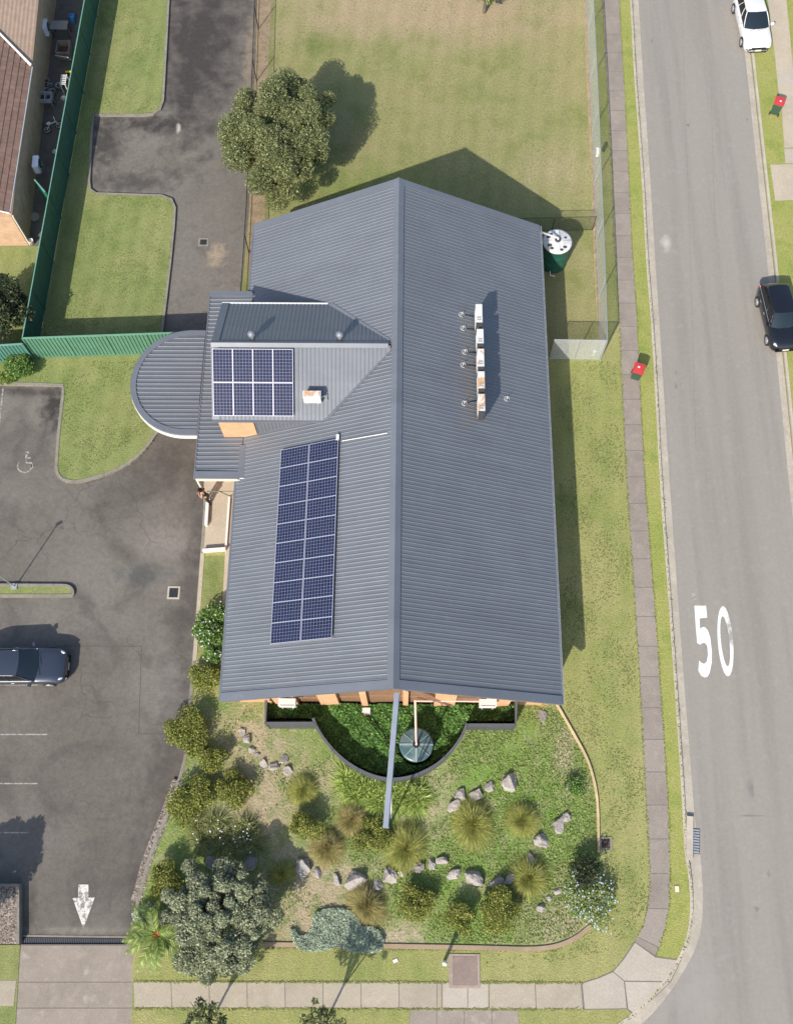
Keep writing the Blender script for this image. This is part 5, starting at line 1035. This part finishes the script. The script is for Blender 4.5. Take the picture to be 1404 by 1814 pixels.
# ------------------------------------------------------------------ rocks
def rock(px, py, r, lab, dark=False, asp=.75, rz=None, hk=.6):
    rg = random.Random(int(px*7+py)); p = g(px, py, .1); import bmesh
    bm = bmesh.new()
    for k in range(15):
        d = Vector((rg.gauss(0, 1), rg.gauss(0, 1), rg.gauss(0, .8))).normalized(); bm.verts.new(d*rg.uniform(.82, 1.1))
    h_ = bmesh.ops.convex_hull(bm, input=bm.verts)
    bmesh.ops.delete(bm, geom=[v for v in bm.verts if not v.link_faces], context='VERTS')
    bmesh.ops.triangulate(bm, faces=bm.faces); bmesh.ops.bevel(bm, geom=list(bm.edges), offset=.05, segments=1, affect='EDGES')
    bmesh.ops.triangulate(bm, faces=bm.faces); bmesh.ops.subdivide_edges(bm, edges=list(bm.edges), cuts=2, use_grid_fill=True)
    r *= 1.12; ox = rg.uniform(0, 50)
    from mathutils import noise as nz_
    for v in bm.verts:
        v.co += v.co.normalized()*(.14*nz_.noise(v.co*2.2+Vector((ox, 0, 0)))+.06*nz_.noise(v.co*7+Vector((ox, 0, 0)))); v.co.x *= r; v.co.y *= r*asp; v.co.z *= r*hk
    me = bpy.data.meshes.new('rock'); bm.to_mesh(me); bm.free(); me.materials.append(K_rockd if dark else K_rock)
    o = bpy.data.objects.new('rock', me); COL.objects.link(o); o.location = (p.x, p.y, r*hk*.3); o.rotation_euler = (0, 0, rz if rz is not None else rg.uniform(0, 3.1)); tag(o, lab, 'rock', 'garden rocks')
RK = [(428, 1296, .22, 'small pale rock at the upper end of the left rock curve', 0), (438, 1310, .27, 'second rock from the upper end of the left rock curve', 0), (446, 1325, .24, 'third rock from the upper end of the left rock curve', 0), (455, 1338, .16, 'tiny rock halfway along the left rock curve', 0), (466, 1352, .27, 'fifth rock down the left rock curve', 0), (485, 1359, .3, 'pointed pale rock at the bottom of the left rock curve', 0), (503, 1345, .29, 'upper of the paired pale rocks ending the left rock curve', 0), (509, 1365, .29, 'lower of the paired pale rocks ending the left rock curve', 0),
      (376, 1528, .42, 'dark rock in the shade above the olive tree', 1), (443, 1531, .42, 'long dark shaded rock right above the olive tree', 1), (537, 1536, .5, 'large jagged rock at the left end of the lower rock row', 0), (563, 1547, .25, 'small rock touching the jagged rock at the left of the lower row', 0), (594, 1557, .32, 'pale rock left of the broad rock in the lower row', 0), (630, 1560, .6, 'broad brown rock in the middle left of the lower row', 0), (667, 1567, .32, 'grey rock between the broad rock and the round rock', 0), (690, 1553, .48, 'round grey rock in the lower row below the beam', 0),
      (714, 1545, .26, 'flat tan rock below the tussock at the beam end', 0), (741, 1537, .34, 'dark edged rock right of the flat tan rock', 1), (765, 1530, .3, 'small brown rock at the crest of the lower row', 0), (783, 1526, .32, 'thin pale upright rock at the crest of the lower row', 0), (803, 1548, .34, 'narrow leaning rock right of the crest', 0), (838, 1558, .56, 'long flat grey rock in the right half of the lower row', 0), (880, 1562, .38, 'pale rock with dark foot above the wide shrub', 0), (905, 1557, .36, 'brown rock beside the pale one near the lower right tussock', 0),
      (940, 1524, .34, 'dark rock above the lower right tussock', 1), (962, 1491, .46, 'large pale rock on the right slope of the garden', 0), (992, 1462, .44, 'triangular pale rock above and right of the large pale one', 0), (1000, 1447, .3, 'small rock touching the top of the triangular rock', 0), (866, 1393, .32, 'brown rock touching the biggest rock', 0), (903, 1383, .58, 'biggest brown rock in the upper right of the garden', 0), (816, 1407, .36, 'slim pale rock left of the grey wedge rock', 0), (804, 1427, .42, 'whitest rock above the largest tussock', 0), (842, 1408, .42, 'grey wedge shaped rock above the largest tussock', 0),
      (1013, 1394, .42, 'lone dark rock near the right edging', 1), (957, 1608, .24, 'small pale rock alone near the flowering shrub', 0), (972, 1592, .16, 'tiny white rock just above the small pale rock', 0), (988, 1578, .22, 'flat pink rock left of the pale blue flowers', 0), (960, 1268, .32, 'grey rock near the hall corner at the top of the garden', 1)]
for (px, py, r, lab, dk) in RK: rock(px, py, r, lab, bool(dk))

# ------------------------------------------------------------------ cars
def carpaint(name, c, metal=.3):
    m = M(name, c, .22, metal, .6); m.b.inputs['Coat Weight'].default_value = .8; m.b.inputs['Coat Roughness'].default_value = .05; return m.m
GLS = M('car_glass', (.012, .02, .026), .06, 0, .8).m; GLS2 = M('car_glass_tinted', (.006, .007, .009), .06, 0, .8).m
LAMP = M('lamp_lens', (.6, .62, .66), .1, .2, .8).m; TAIL = M('tail_lens', (.35, .01, .01), .15, 0, .7).m
def pgrid(fn, nu, nv):
    vs = [fn(i/nu, j/nv) for i in range(nu+1) for j in range(nv+1)]; fs = []
    for i in range(nu):
        for j in range(nv): a = i*(nv+1)+j; fs.append((a, a+nv+1, a+nv+2, a+1))
    return vs, fs
def make_car(lab, loc_, rz, L_, W_, H_, paint, kind, cat='car', rimc=None):
    t = thing('parked_car', lab, cat, loc_, rz); hw = W_/2; hl = L_/2
    hood = .60*H_ if kind != 'hatch' else .62*H_
    # key stations along x (front +)
    if kind == 'wagon': xc, xt, xr, xb = .215*L_, .045*L_, -.36*L_, -.475*L_
    elif kind == 'sedan': xc, xt, xr, xb = .22*L_, .03*L_, -.25*L_, -.38*L_
    else: xc, xt, xr, xb = .23*L_, .06*L_, -.37*L_, -.47*L_
    def ztop(x):
        u = (x+hl)/L_
        if x > xc: q = (x-xc)/(hl-xc); return hood-.10*q-.22*q**4
        if x < xb: q = (xb-x)/(hl+xb+1e-6); return hood+.06-.05*q-.28*q**5
        return hood+.06*(xc-x)/(xc-xb)
    def halfw(x):
        u = abs(x)/hl; return hw*(1-.035*u**2-.3*max(0, (u-.78)/.22)**2.6)
    N = 40; sec = 15; vs = []
    for i in range(N+1):
        x = -hl+L_*i/N; x = -hl+L_*(.5-.5*math.cos(math.pi*i/N)) if True else x
        wv = halfw(x); zt = ztop(x); e_ = max(0, (abs(x)/hl-.93)/.07); zb = .19+.12*e_; zt = zt-(.1*e_ if x > 0 else .08*e_)
        prof = [(-wv*.88, zb), (-wv*.97, zb+.1), (-wv, zb+.27), (-wv*.995, zt-.2), (-wv*.965, zt-.08), (-wv*.9, zt-.02), (-wv*.6, zt+.015), (0, zt+.03), (wv*.6, zt+.015), (wv*.9, zt-.02), (wv*.965, zt-.08), (wv*.995, zt-.2), (wv, zb+.27), (wv*.97, zb+.1), (wv*.88, zb)]
        vs += [(x, y, z) for y, z in prof]
    fs = []
    for i in range(N):
        for j in range(sec-1): a = i*sec+j; fs.append((a, a+1, a+sec+1, a+sec))
        fs.append((i*sec+sec-1, i*sec, (i+1)*sec, (i+1)*sec+sec-1))
    fs.append(tuple(range(sec))[::-1]); fs.append(tuple(N*sec+k for k in range(sec)))
    body = MB().add(vs, fs).build('body', paint, t, True)
    # greenhouse
    wb_, wt_ = hw*.9, hw*.70; zr = H_; zc_ = ztop(xc); bow = .16
    def front(u, v): y = (v*2-1); x0 = xc+bow*(1-y*y)*.9-.12; x1 = xt+bow*.5*(1-y*y)-.05; z0 = zc_+.025; return (x0+(x1-x0)*u, y*(wb_*.97+(wt_-wb_)*u), z0+(zr-.04*y*y-.02-z0)*u+.03*math.sin(math.pi*u))
    def back(u, v): y = -(v*2-1); x0 = xb-bow*.35*(1-y*y); x1 = xr-bow*.3*(1-y*y); z0 = ztop(xb)+.02; return (x0+(x1-x0)*u, y*(wb_*.96+(wt_-wb_)*u), z0+(zr-.06-.04*y*y-z0)*u+.03*math.sin(math.pi*u))
    MB().add(*pgrid(front, 8, 12)).build('windscreen', GLS, t, True); MB().add(*pgrid(back, 6, 10)).build('rear_window', GLS2, t, True)
    def roof(u, v):
        y = v*2-1; xf = xt+bow*.5*(1-y*y)-.05; xk = xr-bow*.3*(1-y*y); zf, zk = zr-.04*y*y-.02, zr-.06-.04*y*y
        return (xf+(xk-xf)*u, y*wt_*(1-.05*u), zf+(zk-zf)*u+.035*math.sin(math.pi*u)+.012)
    MB().add(*pgrid(roof, 12, 12)).build('roof', paint, t, True)
    for s_ in (1, -1):
        def side(u, v):
            xf0, xf1, xk0, xk1 = xc-.12, xt-.05, xb, xr
            x0 = xf0+(xk0-xf0)*v; x1 = xf1+(xk1-xf1)*v; z0 = ztop(x0)-.0; z1 = zr-.06-.04*v
            return (x0+(x1-x0)*u, s_*(wb_*.985+(wt_*(1-.05*v)-wb_)*u+.03*math.sin(math.pi*u)), z0+(z1-z0)*u)
        vs2, fs2 = pgrid(side, 6, 14)
        if s_ > 0: fs2 = [f_[::-1] for f_ in fs2]
        sw = MB().add(vs2, fs2).build('side_window', GLS2, t, True)
        m = MB(); gr = lambda u, v: Vector(side(u, v))+Vector((0, s_*.008, 0.006))
        for v in (0, .37, .72, 1): m.tube([gr(u, v) for u in (0, .35, .7, 1)], .028 if v in (0, 1) else .018, 6)
        m.tube([gr(1, v) for v in np.linspace(0, 1, 12)], .03, 6); m.build('pillar', paint, t, True)
        m = MB(); m.tube([gr(0.02, v)+Vector((0, s_*.02, 0)) for v in np.linspace(0, 1, 12)], .012, 5); m.build('window_trim', K_galv, t, True)
        m = MB(); m.box((xc-.28, s_*(hw+.1), zc_+.12), (.13, .2, .14), s_*.25); m.build('mirror', paint, t)
        m = MB(); m.lathe((0, 0, 0), [(.02, 0), (.15, .02), (.16, .06), (.1, .08)], 12); m.v = [(hl*.86+v_[0]*1.5*math.cos(.5)-s_*v_[1]*.25, s_*(hw*.76)+v_[1]*.5-s_*v_[0]*.35, ztop(hl*.86)-.085+v_[2]) for v_ in m.v]; m.build('headlight', LAMP, t, True)
        m = MB(); m.box((-hl+.12, s_*hw*.74, hood-.12), (.16, .26, .2), s_*-.25); m.build('tail_light', TAIL, t)
        for xx in (-.02*L_-.1, -.24*L_): MB().box((xx, s_*(hw+.002), hood-.14), (.17, .025, .03)).build('door_handle', K_galv, t)
        for x in (.315*L_, -.3*L_):
            m = MB(); m.lathe((0, 0, 0), [(.2, -.1), (.31, -.1), (.325, -.07), (.325, .07), (.31, .1), (.2, .1)], 28); m.v = [(x+v_[0], s_*(hw-.07)+v_[2], .325+v_[1]) for v_ in m.v]; wh = m.build('tyre', K_rubber, t, True)
            m = MB(); m.lathe((0, 0, 0), [(.21, 0), (.2, .03), (.05, .02)], 20); m.v = [(x+v_[0], s_*(hw+.015+v_[2]), .325+v_[1]) for v_ in m.v]; m.build('rim', rimc or K_galv, wh, True)
    m = MB(); m.box((hl-.03, 0, .52), (.08, W_*.5, .12)); m.box((hl-.01, 0, .3), (.06, W_*.6, .08)); m.build('grille', K_black, t)
    m = MB(); m.tube([(hl-.32-.1*(abs(y)/hw)**2*3, y, ztop(hl-.32)+.012) for y in np.linspace(-hw*.72, hw*.72, 12)], .008, 4); m.tube([(xc+.14, -.5, zc_+.03), (xc-.02, .1, zc_+.08)], .01, 4); m.tube([(xc+.16, .0, zc_+.03), (xc-.0, .6, zc_+.08)], .01, 4); m.build('bonnet_seam', K_black, t)
    m = MB(); m.box((hl+.005, 0, .42), (.02, .38, .12)); m.build('number_plate', K_whitep, t); MB().box((xt-.02, 0, H_-.1), (.05, .2, .06)).build('rear_view_mirror', K_whitep, t)
    return t
def gc(px, py, z, ang): p = g(px, py, z); return (p.x, p.y, LOW+.005)
W1 = carpaint('white_car_paint', (.68, .68, .68), 0); W2 = carpaint('black_car_paint', (.012, .014, .02), .3); W3 = carpaint('navy_car_paint', (.06, .072, .1), .5)
p = g(1336, 98); make_car('white sedan parked at the top of the street facing down', gc(1333, 34, .6, 0), R_(-90)+.07, 4.6, 1.82, 1.46, W1, 'sedan')
make_car('black hatchback parked on the right kerb of the street', gc(1379, 560, .55, 0), R_(-90)+.1, 4.1, 1.76, 1.5, W2, 'hatch')
make_car('navy blue wagon parked at the left edge of the car park', gc(36, 1180, .5, 0), R_(0)+.02, 4.75, 1.82, 1.5, W3, 'wagon')

# ------------------------------------------------------------------ bins, lamp, posts, drains
def wheelie(px, py, rz, lab):
    t = small('wheelie_bin', lab, 'wheelie bin', px, py, 0, rz); t['group'] = 'green wheelie bins with red lids'
    gb = simple('bin_green', (.035, .075, .05), .55); m = MB()
    b0, b1, hh = (.22, .2), (.29, .3), .98; vs = [(x*b0[0], y*b0[1], .06) for x, y in ((-1, -1), (1, -1), (1, 1), (-1, 1))]+[(x*b1[0], y*b1[1], hh) for x, y in ((-1, -1), (1, -1), (1, 1), (-1, 1))]
    m.add(vs, [(3, 2, 1, 0), (4, 5, 6, 7), (0, 1, 5, 4), (1, 2, 6, 5), (2, 3, 7, 6), (3, 0, 4, 7)]).build('body', gb, t)
    rm = M('red_lid', (.5, .045, .045), .55).m; m = MB(); m.add(*pgrid(lambda u, v: ((u*2-1)*.31, (v*2-1)*.33, 1.0+.07*(1-(u*2-1)**2)*(1-.4*(v*2-1)**2)), 8, 8)); m.box((0, 0, .99), (.62, .66, .035)); m.build('lid', rm, t)
    MB().box((-.04, .05, 1.075), (.12, .1, .012)).build('label', K_whitep, t)
    MB().tube([(-.25, .34, .96), (.25, .34, .96)], .02, 6).build('handle', gb, t)
    for s_ in (-1, 1): MB().tube([(s_*.24, .22, .1), (s_*.3, .22, .1)], .1, 12).build('wheel', K_rubber, t)
wheelie(1124, 668, R_(-20), 'green wheelie bin with red lid on the footpath beside the mesh fence corner'); wheelie(1370, 200, R_(160), 'green wheelie bin with red lid on the verge across the road')
p = g(26, 1039); b1_ = 2.9; t = thing('street_lamp', 'tall pale lamp post rising from the traffic island at the left edge', 'street lamp', (p.x, p.y, 0))
MB().tube([(0, 0, 0), (0, 0, 1.5), (0, 0, b1_)], [.036, .032, .028], 10).build('pole', K_galv, t); MB().box((0, 0, .03), (.3, .3, .06)).build('base', K_galv, t); MB().box((.1, .1, b1_+.03), (.3, .14, .08), .6).build('lamp_head', simple('lamp_grey', (.35, .36, .38), .4), t)
p = g(787, 1702); t = thing('hydrant_post', 'short white capped post beside the pit lid on the bottom verge', 'post', (p.x, p.y, 0)); MB().tube([(0, 0, 0), (-.03, -.02, .95)], .075, 12).build('post', simple('grey_post', (.28, .3, .3), .6), t); MB().lathe((-.03, -.02, .93), [(.1, 0), (.12, .06), (.11, .16), (.06, .22), (.01, .23)], 16).build('cap', K_whitep, t, True); MB().tube([(-.1, 0, .8), (.14, -.02, 1.1)], .02, 6).build('bracket', K_galv, t)
def grate(px, py, w_, l_, lab, z=LOW, fr=C_kerb, gr=K_frame, rz=0):
    t = small('drain_grate', lab, 'drain', px, py, 0, rz); t.location.z = z+.006; m = MB()
    for c, d in (((w_/2, 0, .01), (.09, l_+.09, .02)), ((-w_/2, 0, .01), (.09, l_+.09, .02)), ((0, l_/2, .0099), (w_-.09, .09, .0198)), ((0, -l_/2, .0099), (w_-.09, .09, .0198))): m.box(c, d)
    m.build('surround', fr, t); m = MB(); n = 7
    for k in range(n): m.box((-w_/2+.08+(w_-.16)*k/(n-1), 0, .012), (.03, l_-.1, .016))
    m.build('bar', gr, t); MB().box((0, 0, .002), (w_-.05, l_-.05, .003)).build('pit', K_black, t)
grate(307, 1049, .56, .6, 'white framed drain grate in the middle of the car park'); grate(360, 427, .5, .46, 'faded drain grate on the driveway beside the hall', fr=C_kerb2.m); grate(1072, 1494, .5, .5, 'rusty square drain grate beside the garden edging', .004, C_kerb2.m, K_rust)
p0, p1 = g(40, 1667, LOW), g(232, 1667, LOW); t = thing('trench_drain', 'long blue-grey trench drain across the foot of the car park', 'drain', ((p0.x+p1.x)/2, p0.y, LOW+.006)); ww = p1.x-p0.x
MB().box((0, 0, .004), (ww, .34, .006)).build('channel', K_black, t); m = MB()
for k in range(60): m.box((-ww/2+ww*(k+.5)/60, 0, .02), (ww/60*.55, .3, .02))
m.build('bar', K_dfence, t); MB().box((0, .22, .004), (ww, .08, .02)).build('surround', C_kerb2, t); MB().box((0, -.22, .004), (ww, .08, .02)).build('surround', C_kerb2, t)
p = g(822, 1720); t = thing('pit_lid', 'large square brown concrete pit lid beside the bottom footpath', 'pit lid', (p.x, p.y, .01)); bl_ = conc('brown_lid', (.25, .19, .165)); MB().box((0, 0, .01), (1.42, 1.42, .03)).build('surround', conc('lid_surround', (.33, .27, .225)), t); MB().box((0.02, 0, .022), (1.12, 1.2, .03)).build('lid', bl_, t)
p = g(1198, 1575); t = thing('water_meter', 'small cream water meter lid in the verge near the corner', 'meter lid', (p.x, p.y, .005)); MB().box((0, 0, .0), (.26, .34, .03)).build('surround', C_kerb2, t); MB().box((0, 0, .02), (.18, .25, .02)).build('lid', simple('cream_lid', (.72, .66, .4), .6), t)
# kerb inlet
p = g(1231, 1490, LOW); t = thing('kerb_inlet', 'steel storm water kerb inlet grate in the street gutter', 'drain', (p.x, p.y, LOW+.015), R_(-6)); m = MB()
for k in range(9): m.box((0, -.5+k*.125, .02), (.34, .085, .03))
m.build('bar', K_galv, t); MB().box((0, 0, .002), (.4, 1.15, .01)).build('pit', K_frame, t); MB().box((-.32, .1, .14), (.32, 2.0, .05)).build('lintel', C_kerb, t)
# low white walls and rail of the ramp
def lowwall(a, b, hh, wd, lab, mat=K_whitep):
    A, B = g(*a, hh), g(*b, hh); d = B-A; c = (A+B)/2; t = thing('low_wall', lab, 'low wall', (c.x, c.y, 0), math.atan2(d.y, d.x)); MB().box((0, 0, hh/2), (d.length, wd, hh)).build('wall', mat, t); MB().box((0, 0, hh+.015), (d.length+.03, wd+.03, .04)).build('coping', mat, t)
lowwall((367.5, 890), (365, 930), .24, .13, 'low white wall beside the standing person'); lowwall((359, 975), (399, 972), .26, .13, 'low white wall closing the lower end of the ramp'); lowwall((406.5, 880), (400, 970), .12, .08, 'thin white upstand along the building side of the ramp')
m = MB().sheet(gp([(696, 1700), (702, 1699), (704, 1702), (699, 1705)]), .03); tag(MB().box(g(700, 1702, .02), (.22, .14, .03), .4).build('litter', K_whitep), 'small scrap of white litter on the bottom verge', 'litter')

# ------------------------------------------------------------------ person
p = g(371, 889, 0); t = thing('person', 'person in black singlet and trousers leaning with folded arms by the white wall', 'person', (p.x, p.y, 0.014), R_(172))
def skin(name, V, E_, Rd, mat, parent, sub=1):
    me = bpy.data.meshes.new(name); me.from_pydata(V, E_, []); me.materials.append(mt(mat)); o = bpy.data.objects.new(name, me); COL.objects.link(o); o.parent = parent
    mo = o.modifiers.new('skin', 'SKIN'); mo.use_smooth_shade = True
    for i, r in enumerate(Rd): me.skin_vertices[0].data[i].radius = (r, r) if not isinstance(r, tuple) else r
    me.skin_vertices[0].data[0].use_root = True
    s_ = o.modifiers.new('sub', 'SUBSURF'); s_.levels = s_.render_levels = sub; return o
lean = .10
V = [(0, 0, .92), (0.04, 0, 1.12), (.09, 0, 1.32), (.13, 0, 1.45), (.15, 0, 1.53), (.18, 0, 1.62), (.19, 0, 1.70),
     (0, .1, .86), (-.02, .12, .48), (-.08, .12, .07), (.08, .13, .04), (0, -.1, .86), (.04, -.12, .48), (0, -.12, .07), (.16, -.13, .04),
     (.1, .19, 1.42), (.1, .27, 1.2), (.3, .12, 1.14), (.36, 0, 1.17), (.1, -.19, 1.42), (.1, -.27, 1.2), (.32, -.12, 1.18), (.38, .02, 1.22)]
E_ = [(0, 1), (1, 2), (2, 3), (3, 4), (4, 5), (5, 6), (0, 7), (7, 8), (8, 9), (9, 10), (0, 11), (11, 12), (12, 13), (13, 14), (3, 15), (15, 16), (16, 17), (17, 18), (3, 19), (19, 20), (20, 21), (21, 22)]
Rd = [(.14, .11), (.125, .1), (.15, .11), (.1, .08), .055, .085, .085, .085, .062, .045, .04, .085, .062, .045, .04, .055, .042, .034, .03, .055, .042, .034, .03]
base = len(V)
for (w_, dr, sg) in ((18, (.03, -.06, 0), 1), (22, (.03, .06, 0), -1)):
    for k in range(5):
        o0 = Vector(V[w_]); off = Vector((.0, .0, -.028+.014*k)); d_ = Vector(dr).normalized(); ln_ = (.05, .075, .085, .08, .06)[k]
        if k == 0: off = Vector((.02, 0, .03)); d_ = Vector((.6, dr[1]*5, .6)).normalized()
        V += [tuple(o0+off+d_*.03), tuple(o0+off*1.1+d_*(.03+ln_*.5)), tuple(o0+off*1.1+d_*(.03+ln_)+Vector((-.015, 0, -.01)))]; n0 = len(V)-3
        E_ += [(w_, n0), (n0, n0+1), (n0+1, n0+2)]; Rd += [.011, .009, .008]
skin('body', V, E_, Rd, simple('skin', (.42, .25, .17), .6, 0, .05), t)
skin('trousers', [(0, 0, .96), (0, .1, .86), (-.02, .12, .48), (-.075, .12, .12), (0, -.1, .86), (.04, -.12, .48), (.005, -.12, .12)], [(0, 1), (1, 2), (2, 3), (0, 4), (4, 5), (5, 6)], [(.155, .125), .1, .078, .065, .1, .078, .065], simple('black_cloth', (.015, .015, .018), .9), t)
skin('singlet', [(0, 0, .95), (0.04, 0, 1.12), (.09, 0, 1.32), (.12, 0, 1.42)], [(0, 1), (1, 2), (2, 3)], [(.155, .125), (.14, .115), (.165, .125), (.12, .095)], simple('black_singlet', (.018, .016, .02), .9), t)
hd = MB(); rgp = np.random.default_rng(3); d_ = rgp.normal(size=(900, 3)); d_ /= np.linalg.norm(d_, axis=1)[:, None]; d_ = d_[(d_[:, 2] > -.1) | (d_[:, 0] < -.2)]
v_, f_ = leaves(np.array([.17, 0, 1.68])+d_*np.array([.105, .095, .115]), .04, .2, .5, rgp); mesh_np('hair', v_, f_, simple('dark_hair', (.045, .022, .015), .7), t)
MB().lathe((0.28, 0, 1.66), [(.012, -.02), (.02, 0), (.008, .03)], 8).build('nose', simple('skin2', (.42, .25, .17), .6), t)
for s_ in (-1, 1): MB().lathe((.255, s_*.032, 1.68), [(.004, -.01), (.012, 0), (.004, .01)], 8).build('eye', K_black, t); MB().box((.18, s_*.09, 1.66), (.04, .02, .06)).build('ear', simple('skin3', (.42, .25, .17), .6), t)
MB().box((.262, 0, 1.60), (.015, .045, .012)).build('mouth', simple('lips', (.4, .14, .12), .6), t)
for y_, x_ in ((.12, -.0), (-.12, .08)): MB().box((x_, y_, .04), (.26, .1, .08)).build('shoe', K_black, t)
tag(MB().box(g(369, 881, .52), (.2, .3, .03), .1).build('paper_sheet', K_whitep), 'white paper lying on top of the low wall beside the person', 'paper')
